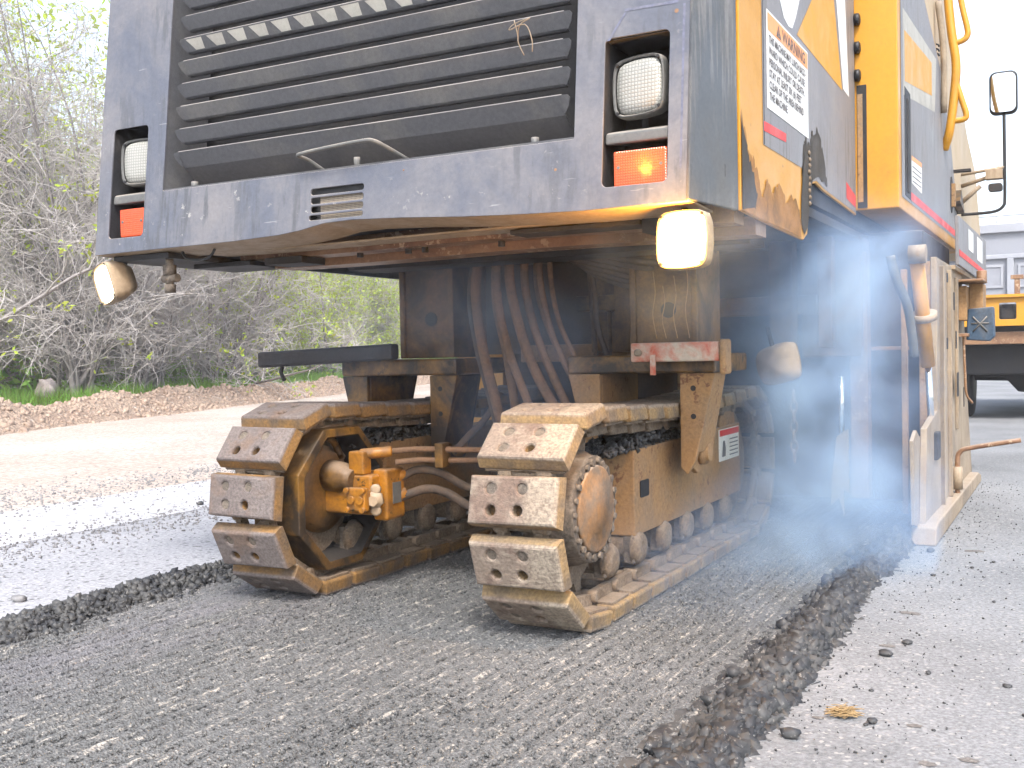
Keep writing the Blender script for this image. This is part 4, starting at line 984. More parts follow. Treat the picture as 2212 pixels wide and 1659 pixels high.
# ------------------------------------------------------------------ crawler tracks
TW, PIT = 0.35, 0.203
def shoe_mesh(name, mat, seed, nplug, dmg=False):
    r_ = random.Random(seed)
    hp = [(-0.085, 0.038), (0.035, 0.040), (-0.08, -0.036), (0.022, -0.034)]
    mb = MB(); L_, th = 0.181, 0.062
    hl = [circ(x, y, 0.0185, 16) for x, y in hp]
    v, f = plate([(-TW / 2, -L_ / 2), (TW / 2, -L_ / 2), (TW / 2, L_ / 2), (-TW / 2, L_ / 2)], hl, th, 0.0095, lambda u, v_, w: (u, v_, w - .014))
    # taper: the pad narrows towards its outer face
    vv = []
    for x, y, z in v:
        k = (z + .014) / th
        s_ = 1 - 0.05 * max(0, k) * (1 if abs(x) > TW * .45 else 0); t_ = 1 - 0.10 * max(0, k) * (1 if abs(y) > L_ * .42 else 0)
        vv.append((x * s_, y * t_, z))
    mb.add(vv, f)
    for i, (x, y) in enumerate(hp):
        d = 0.040 if i < nplug else 0.006
        mb.add([(x + a, y + b, d) for a, b in circ(0, 0, .0196, 12)], [tuple(range(12))], 1 if i < nplug else 2)
    # steel plate, link bodies, pin bosses
    mb.box(-TW / 2 + .02, TW / 2 - .02, -PIT / 2 + .012, PIT / 2 - .028, -.024, -.0145, 3)
    for sx_ in (-1, 1):
        mb.prism([(-PIT / 2 + .004, -.065), (PIT / 2 - .004, -.065), (PIT / 2 + .012, -.05), (PIT / 2 - .01, -.025), (-PIT / 2 + .016, -.025), (-PIT / 2 - .012, -.045)], 'X', sx_ * .075 - .014, sx_ * .075 + .014, 3)
        mb.lathe((sx_ * .05, PIT / 2, -.048), (sx_, 0, 0), [(0, .024), (.05, .024), (.056, .018)], 12, 3)
    mb.cyl((-.10, PIT / 2, -.048), (.10, PIT / 2, -.048), .014, 10, 3)
    me = mesh_of(name, mb); fixn(me)
    for m_ in (mat, M_dirt, M_yoily, M_mudsteel): me.materials.append(m_)
    return me
SH = [shoe_mesh('track_shoe', M_shoe, s_, k) for s_, k in ((1, 2), (2, 3), (3, 3), (4, 4))]
SHL = [shoe_mesh('track_shoe', M_shoe2, s_, k) for s_, k in ((5, 2), (6, 2), (7, 3))]
def track(xc, yfront, yrear, shoes, phase, gravel_seed, lab):
    H = 0.81; Ro = H / 2; Rp = Ro - 0.048       # path of the pad middle plane
    yc0, yc1 = yfront + Ro, yrear - Ro
    frame = MB()
    xo = xc + TW / 2 - 0.08
    frame.hexa([(xc - .12, 3.96 - 3.08 + yfront, .25), (xo, 3.96 - 3.08 + yfront, .25), (xo, yc1 - .05, .25), (xc - .12, yc1 - .05, .25),
                (xc - .12, 3.96 - 3.08 + yfront, .60), (xo, 3.96 - 3.08 + yfront, .60), (xo, yc1 - .05, .615), (xc - .12, yc1 - .05, .615)])
    tr = build('crawler_track', frame, M_ymud, MM, bevel=.006, origin=(xc, (yc0 + yc1) / 2, .3))
    Ls = yc1 - yc0; per = 2 * Ls + 2 * PI * Rp; n = round(per / PIT); pit = per / n
    for i in range(n):
        s_ = (i * pit + phase) % per
        if s_ < PI * Rp:                              # front arc from top to bottom
            a = s_ / Rp; pos = (yc0 - Rp * math.sin(a), Ro + Rp * math.cos(a)); nrm = (-math.sin(a), math.cos(a))
        elif s_ < PI * Rp + Ls:
            q = s_ - PI * Rp; pos = (yc0 + q, Ro - Rp); nrm = (0, -1)
        elif s_ < 2 * PI * Rp + Ls:
            a = (s_ - PI * Rp - Ls) / Rp; pos = (yc1 + Rp * math.sin(a), Ro - Rp * math.cos(a)); nrm = (math.sin(a), -math.cos(a))
        else:
            q = s_ - 2 * PI * Rp - Ls; pos = (yc1 - q, Ro + Rp); nrm = (0, 1)
            sag = 0.035 * math.sin(PI * q / Ls); pos = (pos[0], pos[1] - sag)
        nz = Vector((0, nrm[0], nrm[1])); xx = Vector((1, 0, 0)); yy_ = nz.cross(xx)
        Mx = Matrix((xx, yy_, nz)).transposed().to_4x4()
        jr = random.Random(i * 7 + int(xc * 10))
        Mx = Mx @ Matrix.Rotation(R(jr.uniform(-1.2, 1.2)), 4, 'X') @ Matrix.Rotation(R(jr.uniform(-.8, .8)), 4, 'Z')
        o = bpy.data.objects.new('track_shoe', shoes[jr.randrange(len(shoes))]); COL.objects.link(o)
        o.parent = tr; o.matrix_basis = Matrix.Translation(Vector((xc + jr.uniform(-.003, .003), pos[0], pos[1])) - wpos(tr)) @ Mx
    # ground rollers and return roller
    for k in range(6):
        y = yc0 + .22 + k * .30
        mb = MB(); mb.lathe((xc - .11, y, .20), (1, 0, 0), [(0, .055), (.03, .075), (.035, .055), (.185, .055), (.19, .075), (.22, .055), (.225, .03)], 16)
        build('track_roller', mb, M_mudsteel, tr)
    for k in range(6):
        y = yc0 + .20 + k * .30; build('roller_bracket', MB().box(xo - .05, xo - .002, y - .035, y + .035, .14, .249), M_dirt, tr, bevel=.006)
    # sprocket teeth in the front arc
    mb = MB(); mb.lathe((xc - .03, yc0, Ro), (1, 0, 0), [(0, .26), (.06, .26)], 30)
    for k in range(13):
        a = 2 * PI * k / 13; M_ = Matrix.Translation((xc - .025, yc0, Ro)) @ Matrix.Rotation(a, 4, 'X')
        mb.prism([(-.035, .25), (.035, .25), (.016, .318), (-.016, .318)], 'X', 0, .05, 0, M_)
    build('sprocket', mb, M_mudsteel, tr)
    # spoil lying on the frame
    r2 = np.random.default_rng(gravel_seed); m = 900
    P_ = np.stack([r2.uniform(xc - .12, xo, m), r2.uniform(yfront + .62, yfront + 1.7, m), r2.uniform(.60, .67, m)], 1)
    P_[:, 2] = .60 + r2.random(m) * .07 * np.clip(1 - np.abs(P_[:, 1] - (yfront + 1.15)) / .6, .2, 1)
    sp_ = rock_field('spoil_on_frame', P_ - np.array(wpos(tr)), r2.uniform(.006, .02, m), M_chunk, kind='stuff'); sp_.parent = tr
    return tr, xo, yc0, Ro
trN, xoN, ycN, RoN = track(-1.675, 3.08, 5.93, SH, 0.06, 1, None)
trL, xoL, ycL, RoL = track(-2.945, 3.16, 5.97, SHL, 0.115, 2, None)
M_mudhub = worn('mud smeared hub', (0.30, 0.15, 0.05), dirt=(0.15, 0.115, 0.085), amt=0.75, scale=7, rough=0.85, bump=0.5, fine=0.2)
# near track: outer final drive hub
mb = MB(); mb.lathe((-1.74, 3.47, .435), (1, 0, 0), [(0, .20), (.02, .215), (.09, .218), (.15, .205), (.19, .195), (.20, .190)], 40)
mb.v = [(x + orng.uniform(-.004, .004), y + orng.uniform(-.005, .005), z + orng.uniform(-.005, .005)) for x, y, z in mb.v]
hub = build('drive_hub', mb, M_dirt, trN)
mb = MB(); mb.lathe((-1.54, 3.47, .435), (1, 0, 0), [(0, .158), (.010, .158), (.013, .15), (.0135, .088), (.0185, .084), (.019, .0)], 36); build('hub_cover', mb, M_mudhub, trN)
mb = MB()
for k in range(22):
    a = 2 * PI * k / 22; q = orng.uniform(.170, .178); c = (3.47 + q * math.cos(a), .435 + q * math.sin(a)); mb.cyl((-1.548, c[0], c[1]), (-1.532 + orng.uniform(0, .008), c[0], c[1]), orng.uniform(.010, .015), 6)
build('hub_bolts', mb, M_dirt, trN, kind='stuff')
# frame side details of the near track
mb = MB(); mb.prism(rr(4.02, .40, 4.12, .47, .012), 'X', xoN, xoN + .003); build('frame_slot', mb, M_black, trN)
mb = MB(); mb.box(xoN, xoN + .004, 5.10, 5.44, .44, .60); lab = build('frame_label', mb, M_white, trN)
decal('label_header', [(5.105, .565), (5.435, .565), (5.435, .596), (5.105, .596)], M_red, trN, xoN + .004, .001)
for k in range(5): decal('label_line', [(5.27, .545 - .02 * k), (5.42, .545 - .02 * k), (5.42, .539 - .02 * k), (5.27, .539 - .02 * k)], M_ink, trN, xoN + .004, .001)
decal('label_figure', [(5.14, .46), (5.20, .46), (5.205, .50), (5.19, .54), (5.16, .54), (5.15, .50)], M_ink, trN, xoN + .004, .001)
mb = MB(); mb.lathe((xoN - .02, 5.28, .61), (1, 0, 0), [(0, .13), (.012, .13)], 28); build('frame_ring', mb, M_ymud, trN)
mb = MB(); mb.lathe((-1.80, 5.52, .40), (1, 0, 0), [(0, .24), (.04, .29), (.14, .29), (.16, .24), (.17, .1)], 32); build('idler_wheel', mb, M_mudsteel, trN)
# left track: octagonal motor cover, motor, fittings
ya, za, ro, rb = 3.63, .40, .305, .335
def octo(x, r_, sc=1.0): return [(x, ya + r_ * sc * math.cos(R(22.5 + 45 * k)), za + r_ * math.sin(R(22.5 + 45 * k))) for k in range(8)]
mb = MB()
rings = [octo(-3.02, rb), octo(-2.79, rb * .96), octo(-2.785, ro * .93), octo(-2.84, ro * .90), octo(-2.93, ro * .86)]
for r_ in rings: mb.v += r_
for q in range(4):
    for k in range(8): mb.face((q * 8 + k, q * 8 + (k + 1) % 8, q * 8 + 8 + (k + 1) % 8, q * 8 + 8 + k), 1 if q > 1 else 0)
mb.face(range(32, 40), 1); mb.face(range(7, -1, -1))
cov = build('motor_cover', mb, [M_yoily, M_black], trL, bevel=.004)  # inner faces are black to paint the shadow inside the cover
mb = MB(); mb.lathe((-2.93, 3.62, .43), (1, 0, 0), [(0, .19), (.03, .19), (.035, .17), (.06, .165), (.065, .08)], 30)
for k in range(8):
    a = 2 * PI * k / 8 + .2; mb.cyl((-2.90, 3.62 + .155 * math.cos(a), .43 + .155 * math.sin(a)), (-2.885, 3.62 + .155 * math.cos(a), .43 + .155 * math.sin(a)), .016, 8)
build('motor_flange', mb, M_blockpaint, trL)
build('motor_pipe', MB().tube(spline([(-2.88, 3.50, .60), (-2.87, 3.56, .66), (-2.87, 3.66, .64), (-2.87, 3.72, .56)], 4), .016, 8), M_yoily, trL)
mo = MB()
mo.box(-2.88, -2.62, 3.60, 3.80, .33, .50)
mo.box(-2.66, -2.585, 3.66, 3.80, .30, .52)
build('motor_housing', MB().lathe((-2.86, 3.63, .49), (.45, -.06, -.04), [(0, .07), (.08, .066), (.11, .05), (.15, .045)], 20), M_blockpaint, trL)
motor = build('hydraulic_motor', mo, M_ymotor, trL, bevel=.014, seg=3)
mb = MB(); mb.box(-2.70, -2.60, 3.525, 3.56, .355, .455); mb.box(-2.69, -2.61, 3.55, 3.62, .37, .44)
fl = build('port_flange', mb, M_ymotor, trL, bevel=.01)
mb = MB()
for dx, dz in ((-.04, -.04), (.04, -.04), (-.04, .04), (.04, .04)): mb.cyl((-2.65 + dx, 3.53, .405 + dz), (-2.65 + dx, 3.51, .405 + dz), .012, 8)
for dx in (-.02, .025): mb.cyl((-2.65 + dx, 3.53, .405), (-2.65 + dx, 3.515, .405), .017, 12)
build('flange_bolts', mb, M_ymotor, trL, kind='stuff')
mb = MB(); mb.lathe((-2.60, 3.60, .40), (.3, -1, 0), [(0, .04), (.02, .04), (.022, .026), (.045, .024)], 6)
for dz in (-.045, .045): mb.lathe((-2.595, 3.60, .40 + dz), (.3, -1, 0), [(0, .022), (.018, .022), (.02, .012)], 14)
build('relief_valve', mb, M_bezel2, trL)
mb = MB(); mb.box(-2.583, -2.580, 3.70, 3.76, .37, .46); build('rating_plate', mb, M_bezel, trL)
mb = MB(); mb.box(-2.74, -2.66, 3.60, 3.66, .50, .60); mb.cyl((-2.70, 3.63, .585), (-2.58, 3.70, .595), .024, 10); build('elbow_fitting', mb, M_ymotor, trL, bevel=.008)
hose([(-2.60, 3.69, .595), (-2.50, 3.76, .600), (-2.40, 3.82, .597), (-2.25, 3.92, .59), (-2.05, 4.05, .60)], .013, M_hose, trL)
hose([(-2.58, 3.72, .545), (-2.50, 3.78, .552), (-2.40, 3.84, .548), (-2.25, 3.94, .545), (-2.05, 4.05, .57)], .013, M_hose, trL)
mb = MB(); mb.box(-2.425, -2.385, 3.79, 3.86, .52, .625); build('hose_clamp', mb, M_yoily, trL, bevel=.004)
hose([(-2.60, 3.78, .47), (-2.53, 3.82, .505), (-2.44, 3.86, .49), (-2.33, 3.92, .42), (-2.22, 3.98, .395), (-2.08, 4.05, .40)], .018, M_hosed, trL)
hose([(-2.59, 3.78, .39), (-2.50, 3.84, .42), (-2.42, 3.88, .40), (-2.32, 3.92, .335), (-2.22, 3.98, .30), (-2.05, 4.05, .31)], .020, M_hosed, trL)
mb = MB(); mb.tube([(-2.62, 3.76, .47), (-2.585, 3.80, .49)], .028, 8); mb.tube([(-2.62, 3.76, .39), (-2.58, 3.80, .40)], .03, 8); build('hose_fitting', mb, M_ymotor, trL)

# yokes, legs, marker bars
def yoke(xc):
    mb = MB()
    mb.box(xc - .34, xc + .34, 4.28, 4.78, .905, .985)
    yk = build('track_yoke', mb, M_yoily, MM, bevel=.01)
    for s_ in (1, -1):
        xo_, xi = xc + s_ * .34, xc + s_ * .185
        g = MB()
        # front flange tapering to the pin, and the side cheek
        n0 = [(xi, .904), (xo_, .904), (xo_ - s_ * .02, .82), (xi + s_ * .065, .53), (xi + s_ * .03, .47), (xi, .50)]
        g.prism(n0, 'Y', 4.285, 4.315)
        g.prism([(4.316, .904), (4.75, .904), (4.62, .56), (4.56, .48), (4.44, .46), (4.36, .50), (4.316, .60)], 'X', min(xi, xi + s_ * .025), max(xi, xi + s_ * .025))
        g.prism([(xi + s_ * .10, .904), (xi + s_ * .125, .904), (xi + s_ * .06, .56), (xi + s_ * .035, .56)], 'Y', 4.316, 4.55)
        lg = build('yoke_leg', g, M_yoily if xc < -2 else M_ymud, yk, bevel=.005)
        build('pivot_pin', MB().lathe((xi + s_ * .02, 4.48, .55), (s_, 0, 0), [(0, .055), (.03, .055), (.035, .04), (.05, .04)], 18), M_ymud, yk)
        if s_ > 0:
            hb = MB()
            for z in (.84, .72): hb.cyl((xi + .06, 4.283, z), (xi + .06, 4.286, z), .012, 10)
            build('bolt_hole', hb, M_black, yk)
    return yk
ykN = yoke(-1.68); ykL = yoke(-2.945)
for xc in (-1.60, -2.835):
    mb = MB(); mb.box(xc - .155, xc + .155, 4.40, 4.72, .988, 1.60); mb.box(xc - .16, xc - .13, 4.385, 4.42, .988, 1.6); mb.box(xc + .125, xc + .155, 4.385, 4.42, .988, 1.6)
    lg = build('lifting_leg', mb, M_blockpaint, MM, bevel=.006)
    build('leg_hole', MB().cyl((xc + .02, 4.396, 1.18), (xc + .02, 4.3995, 1.18), .035, 16), M_black, lg)
mb = MB(); mb.box(-1.672, -1.285, 4.17, 4.235, .955, 1.036)
bar = build('red_bar', mb, M_redbar, MM, bevel=.008)
build('bar_pin', MB().lathe((-1.635, 4.172, .995), (0, -1, 0), [(0, .016), (.014, .016), (.02, .01)], 12), M_beige, bar)
mb = MB(); mb.box(-1.576, -1.556, 4.15, 4.166, .90, .985); build('bar_tongue', mb, M_redbar, bar)
mb = MB(); mb.box(-1.283, -1.255, 4.16, 4.25, .90, 1.045); build('bar_end_plate', mb, M_ymud, bar, bevel=.01)
mb = MB(); mb.hexa([(-3.68, 4.10, .955), (-2.90, 4.17, .985), (-2.90, 4.24, .985), (-3.68, 4.17, .955), (-3.68, 4.10, 1.035), (-2.90, 4.17, 1.062), (-2.90, 4.24, 1.062), (-3.68, 4.17, 1.035)])
bb = build('black_bar', mb, M_blackbar, MM, bevel=.012)
build('bar_hook', MB().tube(spline([(-3.54, 4.13, .96), (-3.55, 4.13, .93), (-3.53, 4.13, .89)], 4), .010, 6), M_dark, bb)
# small round white lamp behind the near track
square_lamp('rear_work_lamp', (-1.22, 4.95, .93), .20, .17, .10, Matrix.Rotation(R(150), 4, 'Z') @ Matrix.Rotation(R(12), 4, 'Y'), M_bezel2, M_lens, MM, [(-1.25, 4.9, 1.0), (-1.3, 5.0, 1.1)])
# ------------------------------------------------------------------ loose things on the road
ICO2_V, ICO2_F = ico(2)
def chunk(x, y, z, s_, mat, name, seed, **kw):
    r_ = np.random.default_rng(seed); v = ICO2_V * (0.78 + 0.4 * r_.random((len(ICO2_V), 1))) * np.array([1, .75, .5]) * s_
    a = r_.random() * 6.28; c, s2 = math.cos(a), math.sin(a)
    v = np.stack([v[:, 0] * c - v[:, 1] * s2, v[:, 0] * s2 + v[:, 1] * c, v[:, 2] + s_ * .40], 1)
    o = big(name, v, ICO2_F, mat, **kw); o.location = (x, y, z); return o
for k, (x, y, s_, lab) in enumerate((
        (-.618, 2.539, .026, 'dark asphalt chunk between the ridge and the straw clump'),
        (-.519, 3.336, .022, 'bean shaped dark stone lying flat on the pale road, largest one there'),
        (-.173, 3.157, .013, 'bluish pebble alone near the right border of the pale road'),
        (-.594, 5.106, .024, 'dark lump just in front of the skid shoe'),
        (-.457, 2.72, .016, 'small dark pebble just right of the straw clump'),
        (-.478, 3.495, .017, 'thin dark flake just beyond the bean shaped stone'))):
    chunk(x, y, .056, s_, M_chunk, 'asphalt_chunk', 100 + k, label=lab, category='asphalt chunk', group='loose chunks on the pale road')
r3 = random.Random(9)
for k in range(26):
    x, y = EDGE_R + .16 + abs(r3.gauss(0, .45)), 2.3 + 4.5 * r3.random()
    if x > .2 or k % 3 == 2: continue
    chunk(x, y, .056, r3.uniform(.006, .012), M_chunk, 'asphalt_crumb', 200 + k, label='tiny dark crumb on the pale road right of the ridge', category='asphalt crumb', group='tiny crumbs on the pale road')
chunk(-3.93, 2.88, 0, .035, M_chunkg, 'asphalt_chunk', 300, label='lone grey chunk on the pale lane left of the left ridge', category='asphalt chunk', group='loose chunks on the left lane')
chunk(-5.35, 5.35, 0, .03, M_chunk, 'asphalt_chunk', 301, label='dark lump on the shining strip near its gravel band', category='asphalt chunk', group='loose chunks on the left lane')
# damp brown spots on the pale road
mb = MB(); sr = random.Random(4)
for x, y, s_ in ((-.585, 2.70, .014), (-.36, 2.74, .016), (-.30, 2.50, .018), (-.22, 2.56, .020), (-.53, 3.45, .022), (-.52, 3.9, .03), (-.42, 5.2, .04), (.02, 4.2, .02)):
    pts = []
    for k in range(14):
        a = 2 * PI * k / 14; q = s_ * sr.uniform(.75, 1.15); px, py = x + q * math.cos(a) * 1.2, y + q * .8 * math.sin(a); pts.append((px, py, float(z_road(np.array([px]), np.array([py]))[0]) + .0018))
    mb.poly(pts)
build('damp_spots', mb, ground_mat('damp spot', (0.12, 0.108, 0.098), (0.155, 0.145, 0.135), (0.22, 0.21, 0.19), .06, gscale=85, bump=.2), kind='stuff', label='small brown damp spots on the pale road')
# straw clump
mb = MB(); sr = random.Random(3)
for k in range(150):
    a = sr.gauss(.5, .5); l = sr.uniform(.02, .05); cx, cy_ = sr.gauss(0, .014), sr.gauss(0, .011); z = .003 + abs(sr.gauss(0, .008))
    dx, dy = math.cos(a) * l / 2, math.sin(a) * l / 2; w = .0011
    mb.tube([(cx - dx, cy_ - dy, z), (cx, cy_, z + .003), (cx + dx, cy_ + dy, z - .001 + sr.uniform(0, .004))], w, 3, smooth=False)
o = build('straw_clump', mb, plain('straw', (0.36, 0.25, 0.12), .8), origin=(0, 0, 0), label='small clump of dry yellow straw on the pale road', category='straw'); o.location = (-.526, 2.733, .060)
# grey boulder at the foot of the bushes
v, f_ = ico(3)
v = v * (0.55 + 0.9 * vnoise(v[:, 0] * 2 + 9, v[:, 1] * 2 + v[:, 2] * 1.7 + 9, 40)[:, None]) * np.array([.20, .15, .20])
o = big('boulder', v, f_, chunk_mat('pale boulder', (0.20, 0.17, 0.16), (0.27, 0.23, 0.21), (0.33, 0.29, 0.27)), label='pale rough boulder at the foot of the bare willow', category='boulder'); o.location = (-17.3, 13.4, .50)

# ------------------------------------------------------------------ bare spring bushes, thicket, grass
M_bark = chunk_mat('grey bark', (0.20, 0.18, 0.17), (0.27, 0.245, 0.235), (0.36, 0.34, 0.33))
M_twig = plain('haze-pale twigs', (0.42, 0.39, 0.37), 0.9)  # lightened so the washed-out haze sits in the twig colour
def leaf_mat(name, col):
    m, t, p = nmat(name)
    oi = N(t, 'ShaderNodeNewGeometry'); hs = N(t, 'ShaderNodeHueSaturation'); hs.inputs['Color'].default_value = (*col, 1)
    t.links.new(ramp(t, oi.outputs['Random Per Island'], 0, 1, .6, 1.5), hs.inputs['Value']); t.links.new(ramp(t, oi.outputs['Random Per Island'], 0, 1, .48, .53), hs.inputs['Hue'])
    t.links.new(hs.outputs[0], p.inputs['Base Color']); p.inputs['Roughness'].default_value = .6
    tr = N(t, 'ShaderNodeBsdfTranslucent'); t.links.new(hs.outputs[0], tr.inputs[0]); mx = N(t, 'ShaderNodeMixShader'); mx.inputs[0].default_value = .45
    t.links.new(p.outputs[0], mx.inputs[1]); t.links.new(tr.outputs[0], mx.inputs[2]); t.links.new(mx.outputs[0], t.nodes['Material Output'].inputs[0])
    return m
M_leaf = leaf_mat('young yellow green leaves', (0.40, 0.46, 0.05))
M_grass = leaf_mat('bright grass', (0.17, 0.30, 0.035))
def strands(polys):
    """list of (points (k,3), r0, r1) -> vertex and quad arrays of three sided tubes"""
    Vs, Fs, off = [], [], 0
    from collections import defaultdict
    by = defaultdict(list)
    for P_, a, b in polys: by[len(P_)].append((P_, a, b))
    for k, lst in by.items():
        P_ = np.array([q[0] for q in lst]); r0 = np.array([q[1] for q in lst]); r1 = np.array([q[2] for q in lst])
        T = np.gradient(P_, axis=1); T /= np.linalg.norm(T, axis=2, keepdims=True) + 1e-9
        U = np.cross(T, np.array([.31, .52, .79])); U /= np.linalg.norm(U, axis=2, keepdims=True) + 1e-9
        Wd = np.cross(T, U); tt = np.linspace(0, 1, k)[None, :, None]
        rad = r0[:, None, None] * (1 - tt) + r1[:, None, None] * tt
        ring = np.stack([P_ + rad * (math.cos(a) * U + math.sin(a) * Wd) for a in (0, 2.094, 4.189)], 2)   # n,k,3,3
        n_ = len(lst); Vs.append(ring.reshape(-1, 3))
        idx = np.arange(n_ * k * 3).reshape(n_, k, 3) + off
        a, b = idx[:, :-1], idx[:, 1:]
        Fs.append(np.stack([a, np.roll(a, -1, 2), np.roll(b, -1, 2), b], -1).reshape(-1, 4)); off += n_ * k * 3
    return np.concatenate(Vs), np.concatenate(Fs)
def grow(rg, p0, d0, ln, k, curl, grav):
    P_ = [np.array(p0, float)]; d = np.array(d0, float); st = ln / (k - 1)
    for i in range(k - 1):
        d = d + rg.normal(0, curl, 3) + np.array([0, 0, grav]); d /= np.linalg.norm(d); P_.append(P_[-1] + d * st)
    return np.array(P_)
def make_bush(seed, nst, h, spread, n1, n2, n3, leafy=0.0, lean=(0, 0)):
    rg = np.random.default_rng(seed); trunk, tw, leaves = [], [], []
    for s_ in range(nst):
        a = rg.uniform(0, 2 * PI); el = abs(rg.normal(0, spread))
        d = np.array([math.sin(el) * math.cos(a) + lean[0], math.sin(el) * math.sin(a) + lean[1], math.cos(el)]); d /= np.linalg.norm(d)
        L_ = h * rg.uniform(.6, 1.05); st = grow(rg, (rg.normal(0, .25), rg.normal(0, .25), -.1), d, L_, 12, .10, .035)
        r0 = rg.uniform(.035, .085); trunk.append((st, r0, .012))
        for b in range(n1):
            t = rg.uniform(.08, .98); q = t * 11; i = int(q); p = st[i] * (1 - (q - i)) + st[min(i + 1, 11)] * (q - i)
            bd = rg.normal(0, 1, 3); bd[2] = abs(bd[2]) * .6 - .05; bd = bd / np.linalg.norm(bd) + .35 * (st[min(i + 1, 11)] - st[i]) / .7
            bl = L_ * (1.05 - t * .8) * rg.uniform(.25, .55)
            br = grow(rg, p, bd / np.linalg.norm(bd), bl, 8, .16, .02 - .05 * rg.random())
            tw.append((br, r0 * .32 * (1.1 - t * .6) + .003, .004))
            for c in range(n2):
                q2 = rg.uniform(.15, 1) * 6.99; j = int(q2); p2 = br[j] * (1 - (q2 - j)) + br[j + 1] * (q2 - j)
                cd = rg.normal(0, 1, 3) * np.array([1, 1, .7]); cd /= np.linalg.norm(cd)
                cd = cd + .6 * (br[j + 1] - br[j]) / (np.linalg.norm(br[j + 1] - br[j]) + 1e-6)
                tg = grow(rg, p2, cd / np.linalg.norm(cd), rg.uniform(.35, 1.1) * (.6 + .05 * h), 5, .17, -.02)
                tw.append((tg, .0065, .003))
                for e in range(n3):
                    q3 = rg.uniform(.2, 1) * 3.99; m = int(q3); p3 = tg[m] * (1 - (q3 - m)) + tg[m + 1] * (q3 - m)
                    ed = rg.normal(0, 1, 3); ed /= np.linalg.norm(ed); ed = ed + .5 * (tg[m + 1] - tg[m]) * 4
                    e_ = grow(rg, p3, ed / np.linalg.norm(ed), rg.uniform(.15, .5), 3, .15, 0); tw.append((e_, .0045, .0025))
                    if rg.random() < leafy: leaves.append(e_[-1])
    return trunk, tw, np.array(leaves) if leaves else np.zeros((0, 3))
def leaf_quads(C_, rg, s0, s1):
    n_ = len(C_); a = rg.normal(size=(n_, 3)); a /= np.linalg.norm(a, axis=1, keepdims=True); b = np.cross(a, rg.normal(size=(n_, 3))); b /= np.linalg.norm(b, axis=1, keepdims=True)
    s_ = rg.uniform(s0, s1, (n_, 1)); V_ = np.stack([C_ - a * s_, C_ + b * s_ * .45, C_ + a * s_, C_ - b * s_ * .45], 1).reshape(-1, 3)
    return V_, np.arange(n_ * 4).reshape(-1, 4)
BUSH = []
specs = [(1, 20, 8.8, .45, 15, 11, 3, .02, (0.0, 0.0)), (2, 14, 7.6, .60, 16, 12, 3, .06, (.12, .2)), (3, 11, 9.8, .30, 15, 11, 3, .25, (0, 0)), (4, 11, 6.0, .6, 15, 12, 2, .6, (.1, .15))]
for sd, *a in specs:
    tk, tw, lv = make_bush(sd, *a); rg = np.random.default_rng(sd + 50)
    meshes = []
    for nm, (v_, f2), mt in (('trunk', strands(tk), M_bark), ('branches', strands(tw), M_twig)):
        o = big(nm, v_, f2, mt, smooth=True); meshes.append(o.data); bpy.data.objects.remove(o)
    if len(lv):
        lc_ = np.repeat(lv, 5, 0) + rg.normal(0, .07, (len(lv) * 5, 3)); v_, f2 = leaf_quads(lc_, rg, .04, .08)
        o = big('leaves', v_, f2, M_leaf); meshes.append(o.data); bpy.data.objects.remove(o)
    BUSH.append(meshes)
def bank_xy(s_, d_): return tuple(bankpt(np.array([float(s_)]), np.array([float(d_)]))[0])
def bush(kind, s_, d_, rz, sc, label):
    p = bank_xy(s_, d_); r0 = empty('willow_bush' if kind != 2 else 'bare_tree', (p[0], p[1], p[2] - .05), label=label, category='bush' if kind != 2 else 'tree', group='bare spring bushes beyond the bank')
    r0.rotation_euler = (0, 0, rz); r0.scale = (sc, sc, sc)
    for nm, me in zip(('trunk', 'branches', 'leaves'), BUSH[kind]):
        o = bpy.data.objects.new(nm, me); COL.objects.link(o); o.parent = r0
bush(0, 6.6, 3.0, 0.3, 1.0, 'dense grey multi stemmed bush nearest the left border of the photo')
bush(0, 9.4, 3.2, 2.4, 0.95, 'big bare willow behind the pale boulder')
bush(1, 12.6, 3.2, 5.3, 1.0, 'spreading bare bush with a thick limb leaning right under the left work lamp')
bush(3, 16.5, 3.6, 1.0, .9, 'low arching bush seen under the cowl, sparse new leaves')
bush(3, 22.0, 3.6, 3.0, 1.0, 'bush with clouds of yellow green leaves beside the left lifting leg')
bush(2, 7.8, 7.0, 0.0, 1.05, 'tall thin trunked tree with a green tinge behind the left bush')
bush(2, 11.5, 8.5, 2.0, 1.1, 'tall slender tree standing behind the big willow')
bush(1, 16.0, 8.0, 4.0, 1.05, 'grey bush in the second row below the cowl')
bush(0, 20.5, 8.5, 1.2, 1.0, 'grey thicketed bush in the second row, third from the left leg')
bush(2, 26.0, 7.5, 3.3, 1.0, 'thin tree in the second row farthest down the road')
bush(3, 28.0, 4.0, 5.0, 1.0, 'leafy low bush farthest down the road')
bush(1, 3.5, 5.5, 1.5, 1.1, 'bare bush cut by the left border, behind the nearest one')
bush(0, 14.0, 13.0, 2.9, 1.25, 'broad grey bush deep in the thicket, middle of the left gap')
bush(2, 5.5, 12.0, 1.0, 1.3, 'tallest tree of the back row at the upper left')
bush(2, 8.6, 16.0, 3.9, 1.4, 'second tallest tree of the back row, leaning toward the cowl')
bush(0, 6.0, 18.0, 5.1, 1.5, 'broad bare crown far back at the upper left corner')
